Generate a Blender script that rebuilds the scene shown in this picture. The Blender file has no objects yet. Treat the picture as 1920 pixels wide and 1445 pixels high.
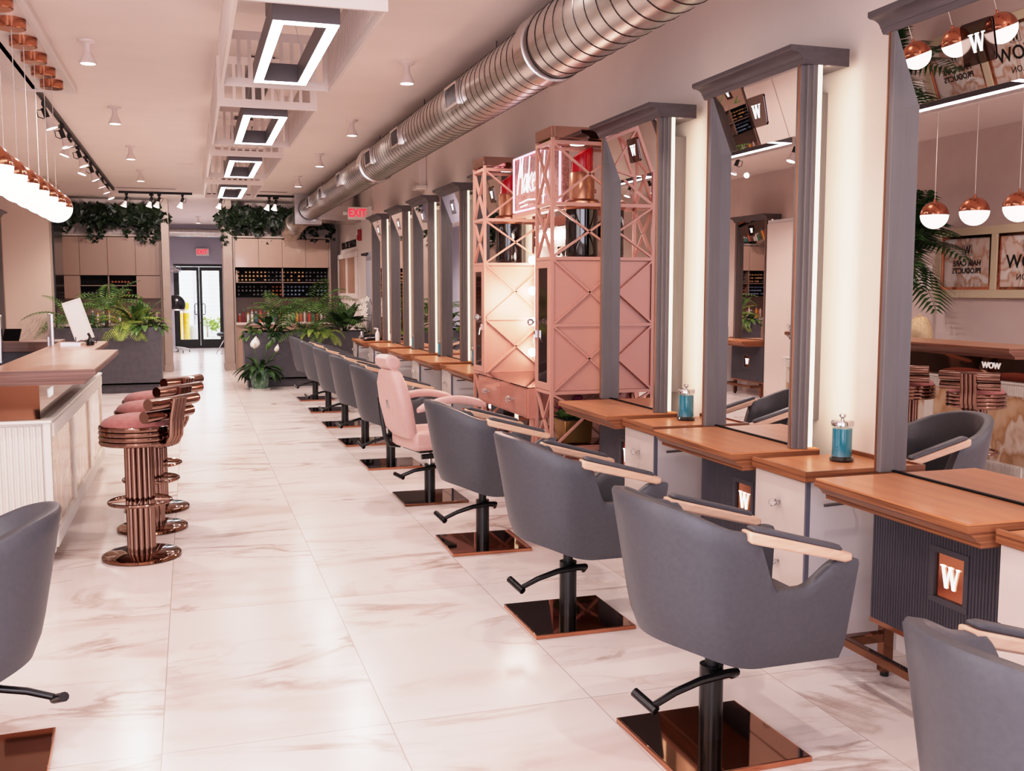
import bpy, bmesh, math, random
from mathutils import Vector, Matrix
random.seed(7)
PI = math.pi
SC = bpy.context.scene
C = SC.collection
# ------------------------------------------------------------------ helpers
def lin(h):
    h = h.lstrip('#'); r = []
    for i in (0, 2, 4):
        c = int(h[i:i+2], 16) / 255
        r.append(c / 12.92 if c <= 0.04045 else ((c + 0.055) / 1.055) ** 2.4)
    return (*r, 1)

MATS = {}
def mat(name, col, rough=0.5, metal=0.0, emit=0, ecol=None, coat=0, trans=0, spec=0.5, ior=1.45, sheen=0, lightless=False):
    m = bpy.data.materials.new(name); m.use_nodes = True
    b = m.node_tree.nodes['Principled BSDF']
    b.inputs['Base Color'].default_value = lin(col)
    b.inputs['Roughness'].default_value = rough
    b.inputs['Metallic'].default_value = metal
    b.inputs['Coat Weight'].default_value = coat
    b.inputs['Coat Roughness'].default_value = 0.05
    b.inputs['Transmission Weight'].default_value = trans
    b.inputs['Specular IOR Level'].default_value = spec
    b.inputs['IOR'].default_value = ior
    b.inputs['Sheen Weight'].default_value = sheen
    if emit:
        b.inputs['Emission Color'].default_value = lin(ecol or col)
        b.inputs['Emission Strength'].default_value = emit
        if lightless:
            try: m.cycles.emission_sampling = 'NONE'
            except Exception: pass
    MATS[name] = m
    return m

def nodes(m): return m.node_tree.nodes, m.node_tree.links, m.node_tree.nodes['Principled BSDF']
def N(nt, t, **k):
    n = nt.new(t)
    for a, v in k.items(): setattr(n, a, v)
    return n

def ramp(nt, stops):
    r = nt.new('ShaderNodeValToRGB')
    e = r.color_ramp.elements
    while len(e) < len(stops): e.new(0.5)
    for i, (p, c) in enumerate(stops):
        e[i].position = p; e[i].color = lin(c) if isinstance(c, str) else c
    return r

def noise_mat(name, c1, c2, scale=5, rough=0.5, stretch=(1, 1, 1), detail=6, dist=0, p=(0.35, 0.65), bump=0, **k):
    m = mat(name, c1, rough, **k); nt, L, b = nodes(m)
    tc = nt.new('ShaderNodeTexCoord'); mp = nt.new('ShaderNodeMapping'); mp.inputs['Scale'].default_value = stretch
    n = nt.new('ShaderNodeTexNoise'); n.inputs['Scale'].default_value = scale; n.inputs['Detail'].default_value = detail; n.inputs['Distortion'].default_value = dist
    r = ramp(nt, [(p[0], c1), (p[1], c2)])
    L.new(tc.outputs['Object'], mp.inputs[0]); L.new(mp.outputs[0], n.inputs['Vector']); L.new(n.outputs['Fac'], r.inputs[0]); L.new(r.outputs[0], b.inputs['Base Color'])
    if bump:
        bp = nt.new('ShaderNodeBump'); bp.inputs['Strength'].default_value = bump; bp.inputs['Distance'].default_value = 0.01
        L.new(n.outputs['Fac'], bp.inputs['Height']); L.new(bp.outputs[0], b.inputs['Normal'])
    return m

class MB:
    def __init__(s): s.v = []; s.f = []
    def add(s, vs, fs, M=None):
        o = len(s.v)
        s.v += [tuple(M @ Vector(v)) if M else tuple(v) for v in vs]
        s.f += [tuple(i + o for i in f) for f in fs]
        return s
    def box(s, x0, x1, y0, y1, z0, z1, M=None):
        return s.add([(x0,y0,z0),(x1,y0,z0),(x1,y1,z0),(x0,y1,z0),(x0,y0,z1),(x1,y0,z1),(x1,y1,z1),(x0,y1,z1)],
                     [(0,3,2,1),(4,5,6,7),(0,1,5,4),(1,2,6,5),(2,3,7,6),(3,0,4,7)], M)
    def cbox(s, c, d, M=None):
        return s.box(c[0]-d[0]/2, c[0]+d[0]/2, c[1]-d[1]/2, c[1]+d[1]/2, c[2]-d[2]/2, c[2]+d[2]/2, M)
    def bar(s, p, q, w, h, up=(0,0,1)):
        p, q = Vector(p), Vector(q); d = (q-p).normalized(); u = Vector(up)
        if abs(d.dot(u)) > 0.99: u = Vector((1,0,0))
        r = d.cross(u).normalized(); u = r.cross(d).normalized()
        vs = []
        for e in (p, q):
            for a, b in ((-1,-1),(1,-1),(1,1),(-1,1)): vs.append(e + r*(a*w/2) + u*(b*h/2))
        return s.add(vs, [(0,1,2,3),(7,6,5,4),(0,4,5,1),(1,5,6,2),(2,6,7,3),(3,7,4,0)])
    def tube(s, pts, r, n=10, closed=False, caps=True):
        pts = [Vector(p) for p in pts]; k = len(pts); rings = []
        rs = r if isinstance(r, (list, tuple)) else [r]*k
        prev = None
        for i, p in enumerate(pts):
            if closed: d = pts[(i+1) % k] - pts[i-1]
            else: d = pts[min(i+1, k-1)] - pts[max(i-1, 0)]
            d.normalize()
            if prev is None:
                a = Vector((0,0,1)) if abs(d.z) < 0.9 else Vector((1,0,0))
                x = d.cross(a).normalized()
            else:
                x = (prev - d * prev.dot(d)).normalized()
            prev = x; y = d.cross(x)
            rings.append([p + (x*math.cos(2*PI*j/n) + y*math.sin(2*PI*j/n))*rs[i] for j in range(n)])
        vs = [v for g in rings for v in g]; fs = []
        for i in range(k if closed else k-1):
            a, b = i*n, ((i+1) % k)*n
            for j in range(n): fs.append((a+j, a+(j+1)%n, b+(j+1)%n, b+j))
        if caps and not closed:
            fs.append(tuple(range(n-1,-1,-1))); fs.append(tuple((k-1)*n+j for j in range(n)))
        return s.add(vs, fs)
    def cyl(s, p, q, r, n=16, r2=None):
        return s.tube([p, q], [r, r if r2 is None else r2], n)
    def lathe(s, prof, c=(0,0,0), n=24, a0=0, M=None):
        vs = []; fs = []
        for r, z in prof:
            for j in range(n):
                a = a0 + 2*PI*j/n; vs.append((c[0]+r*math.cos(a), c[1]+r*math.sin(a), c[2]+z))
        for i in range(len(prof)-1):
            for j in range(n): fs.append((i*n+j, i*n+(j+1)%n, (i+1)*n+(j+1)%n, (i+1)*n+j))
        if prof[0][0] > 1e-5: fs.append(tuple(range(n-1,-1,-1)))
        if prof[-1][0] > 1e-5: fs.append(tuple((len(prof)-1)*n+j for j in range(n)))
        return s.add(vs, fs, M)
    def ball(s, c, r, n=16, m=8, z0=-1, z1=1, sc=(1,1,1)):
        a0, a1 = math.asin(z0), math.asin(z1)
        prof = []
        for i in range(m+1):
            a = a0 + (a1-a0)*i/m; prof.append((max(r*math.cos(a), 1e-6), r*math.sin(a)))
        M = Matrix.Translation(c) @ Matrix.Diagonal((*sc, 1))
        return s.lathe(prof, n=n, M=M)
    def prism(s, poly, o, u, v, d):
        o, u, v, d = map(Vector, (o, u, v, d)); k = len(poly)
        vs = [o + u*a + v*b for a, b in poly] + [o + u*a + v*b + d for a, b in poly]
        fs = [tuple(range(k-1,-1,-1)), tuple(range(k, 2*k))] + [(i, (i+1)%k, k+(i+1)%k, k+i) for i in range(k)]
        return s.add(vs, fs)
    def frame(s, o, u, v, W, H, t, d):
        o, u, v, d = map(Vector, (o, u, v, d))
        for a0, a1, b0, b1 in ((0,W,0,t),(0,W,H-t,H),(0,t,t,H-t),(W-t,W,t,H-t)):
            s.prism([(a0,b0),(a1,b0),(a1,b1),(a0,b1)], o, u, v, d)
        return s
    def quad(s, a, b, c, d): return s.add([a,b,c,d], [(0,1,2,3)])
    def grid(s, rows, wrap=False):
        n = len(rows[0]); vs = [v for r in rows for v in r]; fs = []
        for i in range(len(rows)-1):
            for j in range(n if wrap else n-1): fs.append((i*n+j, i*n+(j+1)%n, (i+1)*n+(j+1)%n, (i+1)*n+j))
        return s.add(vs, fs)
    def loft(s, layers):
        # layers: (x0,x1,y0,y1,z)
        vs = []; fs = []
        for x0,x1,y0,y1,z in layers: vs += [(x0,y0,z),(x1,y0,z),(x1,y1,z),(x0,y1,z)]
        for i in range(len(layers)-1):
            for j in range(4): fs.append((i*4+j, i*4+(j+1)%4, i*4+4+(j+1)%4, i*4+4+j))
        fs.append((3,2,1,0)); k = 4*(len(layers)-1); fs.append((k,k+1,k+2,k+3))
        return s.add(vs, fs)
    def mesh(s, name, m, smooth=40):
        me = bpy.data.meshes.new(name); me.from_pydata(s.v, [], s.f); me.update()
        bm = bmesh.new(); bm.from_mesh(me); bmesh.ops.recalc_face_normals(bm, faces=bm.faces); bm.to_mesh(me); bm.free()
        if m: me.materials.append(m)
        if smooth:
            me.shade_smooth(); me.set_sharp_from_angle(angle=math.radians(smooth))
        return me
    def build(s, name, m, parent=None, smooth=40, bevel=0, kind=None, label=None, seg=2, subsurf=0):
        o = bpy.data.objects.new(name, s.mesh(name, m, smooth)); C.objects.link(o)
        if parent: o.parent = parent
        if bevel:
            b = o.modifiers.new('Bevel', 'BEVEL'); b.width = bevel; b.segments = seg; b.limit_method = 'ANGLE'; b.angle_limit = math.radians(50)
            b.harden_normals = False
        if subsurf:
            b = o.modifiers.new('Subsurf', 'SUBSURF'); b.levels = subsurf; b.render_levels = subsurf
        if kind: o['kind'] = kind
        if label: o['label'] = label
        return o

def tag(o, label, cat, group=None):
    o['label'] = label; o['category'] = cat
    if group: o['group'] = group
    return o
def thing(name, label, cat, loc=(0,0,0), rotz=0, group=None):
    o = bpy.data.objects.new(name, None); C.objects.link(o); o.empty_display_size = 0.1
    o.location = loc; o.rotation_euler = (0,0,rotz)
    return tag(o, label, cat, group)
def dup(root, loc, rotz=None, label=None, group=None):
    r = root.copy(); C.objects.link(r); r.location = loc
    if rotz is not None: r.rotation_euler = (0,0,rotz)
    if label: r['label'] = label
    if group: r['group'] = group
    for ch in list(root.children):
        c = ch.copy(); C.objects.link(c); c.parent = r
        for g in list(ch.children):
            d = g.copy(); C.objects.link(d); d.parent = c
    return r
def struct(name, mb, m, **k):
    return mb.build(name, m, kind='structure', **k)
def text(name, body, size, m, o, r, u, parent=None, ext=0.003, align='CENTER', bold=0.0, sx=1.0):
    cu = bpy.data.curves.new(name, 'FONT'); cu.body = body; cu.size = size; cu.extrude = ext; cu.align_x = align; cu.align_y = 'CENTER'; cu.offset = bold
    cu.resolution_u = 3
    t = bpy.data.objects.new(name+'_tmp', cu); C.objects.link(t)
    dg = bpy.context.evaluated_depsgraph_get()
    me = bpy.data.meshes.new_from_object(t.evaluated_get(dg)); bpy.data.objects.remove(t)
    o, r, u = Vector(o), Vector(r), Vector(u); n = r.cross(u)
    for v in me.vertices:
        c = v.co.copy(); v.co = o + r*(c.x*sx) + u*c.y + n*c.z
    me.materials.clear(); me.materials.append(m)
    ob = bpy.data.objects.new(name, me); C.objects.link(ob)
    if parent: ob.parent = parent
    return ob
def letter_w(mb, o, r, u, h, d):
    """slab serif W, height h, centred at o"""
    o, r, u = Vector(o), Vector(r), Vector(u); n = r.cross(u)
    def st(x0, x1, w, b0=-0.5, b1=0.5):
        mb.prism([((x0-w/2)*h, b1*h), ((x1-w/2)*h, b0*h), ((x1+w/2)*h, b0*h), ((x0+w/2)*h, b1*h)], o, r, u, n*d)
    st(-0.46, -0.22, 0.17); st(-0.02, -0.22, 0.09); st(0.0, 0.24, 0.17); st(0.46, 0.24, 0.09)
    for cx, w in ((-0.44, 0.34), (0.02, 0.3), (0.47, 0.24)):
        mb.prism([((cx-w/2)*h, 0.44*h), ((cx+w/2)*h, 0.44*h), ((cx+w/2)*h, 0.5*h), ((cx-w/2)*h, 0.5*h)], o, r, u, n*d)
    return mb

# ------------------------------------------------------------------ materials
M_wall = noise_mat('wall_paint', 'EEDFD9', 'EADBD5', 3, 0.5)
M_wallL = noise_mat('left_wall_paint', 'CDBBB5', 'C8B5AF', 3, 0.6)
M_ceil = noise_mat('ceiling_paint', 'F2E3DC', 'EEDFD8', 2, 0.6)
M_beige = mat('beige_gloss', 'D6C0B4', 0.25)
M_lav = mat('lavender_wall', 'B2AEB8', 0.6)
M_column = noise_mat('column_taupe', 'A8958C', 'A08D84', 3, 0.5)
M_black = mat('black_metal', '0B0A0C', 0.25, spec=0.6)
M_track = mat('track_black', '131113', 0.45)
M_white = mat('white_paint', 'E9DDD9', 0.35)
M_cage = mat('cage_white', 'DFD0C9', 0.4)
M_lampw = mat('lamp_white', 'E6D6D2', 0.35)
M_bulb = mat('bulb_glow', 'FFF4EE', emit=9, ecol='FFF1E8', lightless=True)
M_led = mat('led_white', 'FFFFFF', emit=10, ecol='FFF8FF')
M_strip = mat('strip_glow', 'FFF3DC', emit=1.5, ecol='FFEBCB', lightless=True)
M_globe = mat('globe_opal', 'FFFFFF', emit=4.5, ecol='FFF2EC')
M_grey = noise_mat('charcoal_leather', '47474D', '4D4D52', 60, 0.42, bump=0.03, p=(0.3,0.7))
M_greyin = noise_mat('charcoal_leather_inner', '444145', '49464A', 60, 0.45, bump=0.03)
M_pinkl = noise_mat('pink_leather', 'D9AFA9', 'D5ABA5', 40, 0.38, bump=0.02)
M_bronze = mat('bronze_mirror', '86604C', 0.04, 1.0)
M_rosem = mat('rose_mirror', 'B48C7E', 0.05, 1.0)
M_sleeve = mat('lipstick_sleeve', 'B27A60', 0.32, 0.7)
M_wowl = mat('wow_glow', 'F4ECE8', emit=0.8, lightless=True)
M_copper = mat('rose_copper', 'C68468', 0.14, 1.0)
M_coppers = mat('satin_copper', 'BE8A70', 0.3, 1.0)
M_stoolm = mat('stool_bronze', '94766A', 0.1, 1.0)
M_chrome = mat('chrome', 'D8D4D6', 0.08, 1.0)
M_mirror = mat('mirror_glass', 'E8E2E2', 0.005, 1.0)
M_smoke = mat('smoked_mirror', '6E5F5C', 0.02, 1.0)
M_arm = noise_mat('arm_wood', 'CFA48C', 'DDB59E', 6, 0.35, stretch=(2,14,14))
M_frame = noise_mat('frame_grey', '706866', '68605F', 4, 0.4, stretch=(8,8,0.6))
M_crown = noise_mat('crown_grey', '50484A', '5A5254', 5, 0.45, stretch=(6,1,12))
M_panelg = mat('fluted_graphite', '4B4850', 0.42)
M_planter = noise_mat('planter_graphite', '48444A', '504B51', 14, 0.4)
M_lacq = mat('ivory_lacquer', 'D3C3BC', 0.12, coat=0.5)
M_lacqs = mat('ivory_side', 'CFC6C6', 0.18, coat=0.3)
M_edge = mat('grey_edge', '7D7E8C', 0.3, 0.5)
M_pink = mat('pink_paint', 'C88F80', 0.4)
M_pinkg = mat('pink_gloss', 'C28474', 0.12, coat=0.6)
M_darkglass = mat('dark_glass', '2A1611', 0.05, spec=0.8)
M_red = mat('lipstick_red', 'B5081E', 0.12, coat=0.6)
M_blacklac = mat('black_lacquer', '0A0809', 0.05, coat=0.8)
M_crystal = mat('crystal', 'F4EEEC', 0.02, trans=0.85, ior=1.5)
M_onyxd = mat('dark_niche', '060506', 0.6, spec=0.2)
M_taupe = mat('taupe_backsplash', '8C7468', 0.3)
M_cab = mat('cabinet_beige', 'AC8F80', 0.16, coat=0.5)
M_cabL = mat('cabinet_beige_matt', '94796B', 0.3)
M_velvet = noise_mat('pink_velvet', '965A55', 'A46761', 30, 0.8, sheen=0.15)
M_cream = mat('cream_frame', 'D6C6AA', 0.4)
M_flut = mat('fluted_white', 'E4DDD6', 0.4)
M_green = noise_mat('leaf_green', '33502A', '5C7A3A', 9, 0.45)
M_greend = noise_mat('leaf_dark', '1E3416', '36542A', 9, 0.4)
M_greenl = noise_mat('leaf_lime', '7E9A40', 'AEB85E', 9, 0.5)
M_ivy = noise_mat('ivy_leaf', '0A1408', '16260F', 9, 0.45)
M_trunk = noise_mat('palm_trunk', '6E5A46', '8B7660', 20, 0.8)
M_petal = mat('white_petal', 'F2ECE6', 0.5)
M_pot = noise_mat('green_glaze', '3E5A4C', '7F9A84', 18, 0.2, stretch=(3,3,1))
M_gold = mat('brushed_gold', 'B08A54', 0.35, 1.0)
M_dkmetal = mat('housing_grey', '5E5759', 0.4, 0.3)
M_pebble = noise_mat('white_pebbles', 'D8CFC6', '8C8078', 40, 0.6)
M_exitw = mat('exit_white', 'E8DCD6', 0.4)
M_exitr = mat('exit_red', 'FF2A3C', emit=1.6, ecol='FF2238', lightless=True)
M_alarm = mat('alarm_red', '9A0E12', 0.3)
M_ink = mat('black_ink', '17120F', 0.5)
M_wlight = mat('logo_glow', 'FFFFFF', emit=2, lightless=True)
M_neonw = mat('neon_white', 'FFFFFF', emit=2.2, ecol='F4ECFF', lightless=True)
M_neonp = mat('neon_pink', 'FFD0E4', emit=1.8, ecol='FFC0E0', lightless=True)
M_vbulb = mat('vanity_bulb', 'FFFFFF', emit=24, ecol='FFE9DA')
M_yellow = mat('bollard_yellow', 'D9A514', 0.5)
M_siding = mat('white_siding', 'E8E8E8', 0.7)
M_asph = noise_mat('pale_concrete', 'B8B4AE', 'C8C4BE', 3, 0.9)
M_hair = noise_mat('blonde_hair', 'C9A67E', 'E2C9A4', 6, 0.5, stretch=(30,30,1))
M_skin = mat('skin', 'D9A688', 0.5)
M_cloth = mat('black_cloth', '1C1B20', 0.8)
M_paper = mat('paper_white', 'EDE4E0', 0.6)
M_screen = mat('screen_dark', '1B1718', 0.15)
M_alu = mat('aluminium', 'C9C4C6', 0.35, 0.8)
M_steel = mat('galvanised', 'C9BFBA', 0.22, 1.0)

def floor_mat():
    m = mat('marble_tiles', 'E9DDD9', 0.2, spec=0.45); nt, L, b = nodes(m)
    tc = nt.new('ShaderNodeTexCoord'); sp = nt.new('ShaderNodeSeparateXYZ'); L.new(tc.outputs['Object'], sp.inputs[0])
    def mth(op, a, bb=None, c=None):
        n = nt.new('ShaderNodeMath'); n.operation = op
        for i, x in enumerate((a, bb, c)):
            if x is None: continue
            if isinstance(x, (int, float)): n.inputs[i].default_value = x
            else: L.new(x, n.inputs[i])
        return n.outputs[0]
    tx = mth('DIVIDE', mth('ADD', sp.outputs[0], 0.137), 0.8); ty = mth('DIVIDE', mth('SUBTRACT', sp.outputs[1], 0.36), 1.6)
    fx = mth('FLOOR', tx); fy = mth('FLOOR', ty)
    gx = mth('FRACT', tx); gy = mth('FRACT', ty)
    ex = mth('MULTIPLY', mth('MINIMUM', gx, mth('SUBTRACT', 1, gx)), 0.8)
    ey = mth('MULTIPLY', mth('MINIMUM', gy, mth('SUBTRACT', 1, gy)), 1.6)
    e = mth('MINIMUM', ex, ey)
    groutmask = mth('LESS_THAN', e, 0.0018)
    cmb = nt.new('ShaderNodeCombineXYZ')
    L.new(mth('ADD', sp.outputs[0], mth('MULTIPLY', fx, 3.7)), cmb.inputs[0])
    L.new(mth('ADD', sp.outputs[1], mth('MULTIPLY', fy, 5.3)), cmb.inputs[1])
    L.new(mth('ADD', mth('MULTIPLY', fx, 1.3), mth('MULTIPLY', fy, 2.1)), cmb.inputs[2])
    rot = nt.new('ShaderNodeMapping'); rot.inputs['Rotation'].default_value = (0, 0, 0.7); rot.inputs['Scale'].default_value = (0.55, 1.5, 1)
    L.new(cmb.outputs[0], rot.inputs[0])
    def vein(scale, dist, w, off):
        mp = nt.new('ShaderNodeMapping'); mp.inputs['Location'].default_value = (off, off*2, off); L.new(rot.outputs[0], mp.inputs[0])
        n = nt.new('ShaderNodeTexNoise'); n.inputs['Scale'].default_value = scale; n.inputs['Detail'].default_value = 7; n.inputs['Distortion'].default_value = dist; n.inputs['Roughness'].default_value = 0.55
        L.new(mp.outputs[0], n.inputs['Vector'])
        d = mth('ABSOLUTE', mth('SUBTRACT', n.outputs['Fac'], 0.5))
        r = ramp(nt, [(0, (1,1,1,1)), (w, (0,0,0,1))]); L.new(d, r.inputs[0]); return r.outputs[0], n
    v1, _ = vein(0.8, 1.3, 0.026, 0); v2, _ = vein(2.1, 0.8, 0.03, 5); 
    msk = nt.new('ShaderNodeTexNoise'); msk.inputs['Scale'].default_value = 1.3; msk.inputs['Detail'].default_value = 3; L.new(cmb.outputs[0], msk.inputs['Vector'])
    mr = ramp(nt, [(0.45, (0,0,0,1)), (0.62, (1,1,1,1))]); L.new(msk.outputs['Fac'], mr.inputs[0])
    cl = nt.new('ShaderNodeTexNoise'); cl.inputs['Scale'].default_value = 0.9; cl.inputs['Detail'].default_value = 5; cl.inputs['Distortion'].default_value = 1.2; L.new(rot.outputs[0], cl.inputs['Vector'])
    base = ramp(nt, [(0.36, 'EFE3DF'), (0.56, 'EADCD7'), (0.68, 'DDC9C2'), (0.8, 'D2BCB4')]); L.new(cl.outputs['Fac'], base.inputs[0])
    def mix(a, c, f):
        x = nt.new('ShaderNodeMix'); x.data_type = 'RGBA'; L.new(a, x.inputs[6]); x.inputs[7].default_value = lin(c); L.new(f, x.inputs[0]); return x.outputs[2]
    f1 = mth('MULTIPLY', mth('MULTIPLY', v1, mr.outputs[0]), 0.75); f2 = mth('MULTIPLY', mth('MULTIPLY', v2, mr.outputs[0]), 0.3)
    c = mix(base.outputs[0], 'C3A497', f2); c = mix(c, 'A98B7E', f1); c = mix(c, 'B3A09A', groutmask)
    L.new(c, b.inputs['Base Color'])
    return m
M_floor = floor_mat()

def wood_mat(name, c1, c2, c3, edge=False, rough=0.34, axis=1):
    m = mat(name, c1, rough, coat=0.1); nt, L, b = nodes(m)
    tc = nt.new('ShaderNodeTexCoord'); mp = nt.new('ShaderNodeMapping')
    mp.inputs['Scale'].default_value = (9, 1.2, 60) if not edge else (1.5, 1.5, 110)
    n = nt.new('ShaderNodeTexNoise'); n.inputs['Scale'].default_value = 1.6 if not edge else 1; n.inputs['Detail'].default_value = 8; n.inputs['Roughness'].default_value = 0.6
    r = ramp(nt, [(0.3, c1), (0.52, c2), (0.72, c3)])
    L.new(tc.outputs['Object'], mp.inputs[0]); L.new(mp.outputs[0], n.inputs['Vector']); L.new(n.outputs['Fac'], r.inputs[0]); L.new(r.outputs[0], b.inputs['Base Color'])
    return m
M_top = wood_mat('worktop_wood', 'BC7852', 'C8825A', 'CF8C63')
M_topedge = wood_mat('worktop_edge', '4E2C1E', '8A5538', 'A36B4A', edge=True, rough=0.4)
M_bartop = wood_mat('bar_wood', '8C5E46', '996A51', 'A5765E', rough=0.3)
M_baredge = wood_mat('bar_edge', '46291F', '70493A', '8A6150', edge=True, rough=0.4)

def onyx_mat(name, c1, c2, c3, c4, scale=1.6):
    m = mat(name, c1, 0.15, coat=0.3); nt, L, b = nodes(m)
    tc = nt.new('ShaderNodeTexCoord'); mp = nt.new('ShaderNodeMapping'); mp.inputs['Scale'].default_value = (1, 1, 0.7); mp.inputs['Rotation'].default_value = (0.5, 0.2, 0.3)
    n = nt.new('ShaderNodeTexNoise'); n.inputs['Scale'].default_value = scale; n.inputs['Detail'].default_value = 5; n.inputs['Distortion'].default_value = 1.6
    w = nt.new('ShaderNodeTexWave'); w.inputs['Scale'].default_value = scale*1.2; w.inputs['Distortion'].default_value = 14; w.inputs['Detail'].default_value = 4
    a = nt.new('ShaderNodeMath'); a.operation = 'ADD'
    h = nt.new('ShaderNodeMath'); h.operation = 'MULTIPLY'; h.inputs[1].default_value = 0.45
    r = ramp(nt, [(0.3, c1), (0.55, c2), (0.75, c3), (0.92, c4)])
    L.new(tc.outputs['Object'], mp.inputs[0]); L.new(mp.outputs[0], n.inputs['Vector']); L.new(mp.outputs[0], w.inputs['Vector'])
    L.new(w.outputs['Fac'], h.inputs[0]); L.new(n.outputs['Fac'], a.inputs[0]); L.new(h.outputs[0], a.inputs[1])
    L.new(a.outputs[0], r.inputs[0]); L.new(r.outputs[0], b.inputs['Base Color'])
    return m
M_onyx = onyx_mat('onyx_panel', 'DCC4AC', 'CFAB8A', 'B58A64', 'E3D2C2')
M_plaque = onyx_mat('plaque_marble', 'E6D8D0', 'E0CABE', 'C59A82', 'EDE4DE', 2.0)
M_mosaic = noise_mat('neon_backboard', '8E5A50', 'C48E82', 26, 0.4, dist=2)
M_swatch = noise_mat('hair_swatches', '8E6652', 'C09A86', 30, 0.5, stretch=(1, 6, 0.6))

def thin_glass(name, tint, gl=0.1):
    m = bpy.data.materials.new(name); m.use_nodes = True; nt = m.node_tree.nodes; L = m.node_tree.links
    nt.remove(nt['Principled BSDF']); o = nt['Material Output']
    t = nt.new('ShaderNodeBsdfTransparent'); t.inputs[0].default_value = lin(tint)
    g = nt.new('ShaderNodeBsdfGlossy'); g.inputs['Roughness'].default_value = 0.02
    x = nt.new('ShaderNodeMixShader'); x.inputs[0].default_value = gl
    L.new(t.outputs[0], x.inputs[1]); L.new(g.outputs[0], x.inputs[2]); L.new(x.outputs[0], o.inputs[0])
    return m
M_pane = thin_glass('door_glass', 'F4F8FA', 0.06)
M_jarg = thin_glass('jar_glass', 'F6FBFB', 0.08)
M_tint = thin_glass('tinted_plate', '6E625E', 0.12)
M_blue = mat('blue_liquid', '2A8DA8', 0.15)
def duct_mat():
    m = mat('spiral_steel', 'C6C0BC', 0.3, 1.0); nt, L, b = nodes(m)
    tc = nt.new('ShaderNodeTexCoord'); n = nt.new('ShaderNodeTexNoise'); n.inputs['Scale'].default_value = 3
    mp = nt.new('ShaderNodeMapping'); mp.inputs['Scale'].default_value = (4, 0.5, 4)
    r = ramp(nt, [(0.3, 'BDB7B3'), (0.7, 'D0CAC6')]); L.new(tc.outputs['Object'], mp.inputs[0]); L.new(mp.outputs[0], n.inputs['Vector']); L.new(n.outputs['Fac'], r.inputs[0]); L.new(r.outputs[0], b.inputs['Base Color'])
    return m
M_duct = duct_mat()
M_seam = mat('duct_seam', '4E4848', 0.35, 1.0)
#PART2
# ------------------------------------------------------------------ setting
H = 3.35
WR, WL = 2.98, -2.8
struct('floor', MB().box(-3.0, 3.2, -2.4, 29.2, -0.1, 0), M_floor, smooth=0)
struct('ceiling', MB().box(-3.0, 3.2, -2.4, 29.2, H, H+0.1), M_ceil, smooth=0)
struct('wall_right', MB().box(WR, WR+0.12, -2.4, 21.5, 0, H), M_wall, smooth=0)
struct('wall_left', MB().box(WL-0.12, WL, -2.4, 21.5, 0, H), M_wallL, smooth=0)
struct('wall_rear', MB().box(WL-0.12, WR+0.12, -2.5, -2.4, 0, H), M_wall, smooth=0)
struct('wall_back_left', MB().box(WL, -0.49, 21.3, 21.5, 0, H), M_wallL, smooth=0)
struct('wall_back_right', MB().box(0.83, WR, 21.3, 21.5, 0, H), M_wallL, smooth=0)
struct('trim_1', MB().box(-0.49, -0.35, 20.75, 21.5, 0, H).box(-0.50, -0.34, 20.73, 21.5, 0, 0.14), M_column, smooth=0, bevel=0.006)
struct('trim_2', MB().box(0.65, 0.83, 20.75, 21.5, 0, H).box(0.64, 0.84, 20.73, 21.5, 0, 0.14), M_column, smooth=0, bevel=0.006)
struct('wall_passage_left', MB().box(-1.72, -1.6, 21.5, 29.0, 0, H), M_lav, smooth=0)
struct('wall_passage_right', MB().box(1.6, 1.72, 21.5, 29.0, 0, H), M_lav, smooth=0)
struct('wall_far', MB().box(-1.6, -0.40, 29.0, 29.15, 0, H).box(0.93, 1.6, 29.0, 29.15, 0, H).box(-0.40, 0.93, 29.0, 29.15, 2.3, H), M_lav, smooth=0)
struct('baseboard_right', MB().box(WR-0.02, WR, -2.4, 6.4, 0, 0.12).box(WR-0.012, WR, -2.4, 6.4, 0.12, 0.14), M_white, smooth=0)
struct('baseboard_left', MB().box(WL, WL+0.02, -2.4, 10.6, 0, 0.12), M_white, smooth=0)
# glass double door at the far end
dr = struct('door_1', MB().frame((-0.40, 29.02, 0), (1,0,0), (0,0,1), 1.33, 2.3, 0.07, (0, 0.1, 0)), M_track, smooth=0)
for x0, x1, s in ((-0.33, 0.262, 1), (0.268, 0.86, -1)):
    lf = MB().box(x0, x0+0.07, 29.03, 29.08, 0.02, 2.22).box(x1-0.07, x1, 29.03, 29.08, 0.02, 2.22).box(x0+0.07, x1-0.07, 29.03, 29.08, 0.02, 0.24).box(x0+0.07, x1-0.07, 29.03, 29.08, 2.12, 2.22).build('door_leaf', M_track, dr, smooth=0)
    MB().box(x0+0.07, x1-0.07, 29.05, 29.058, 0.24, 2.12).build('door_pane', M_pane, lf, smooth=0)
    hx = x1-0.035 if s > 0 else x0+0.035
    MB().tube([(hx, 29.03, 1.22), (hx-s*0.02, 28.96, 1.22), (hx-s*0.09, 28.95, 1.21), (hx-s*0.10, 28.95, 1.18), (hx-s*0.10, 28.95, 0.96), (hx-s*0.09, 28.95, 0.93), (hx-s*0.02, 28.96, 0.92), (hx, 29.03, 0.92)], 0.014, 8).build('door_handle', M_dkmetal, lf)
# lavender door with closer on the far right wall
d2 = struct('door_2', MB().box(WR-0.03, WR, 16.75, 17.65, 0, 2.25), M_lav, smooth=0)
MB().tube([(WR-0.03, 17.5, 2.2), (WR-0.12, 17.48, 2.2), (WR-0.12, 16.95, 2.2)], 0.022, 8).build('closer_bar', M_track, d2)

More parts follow.
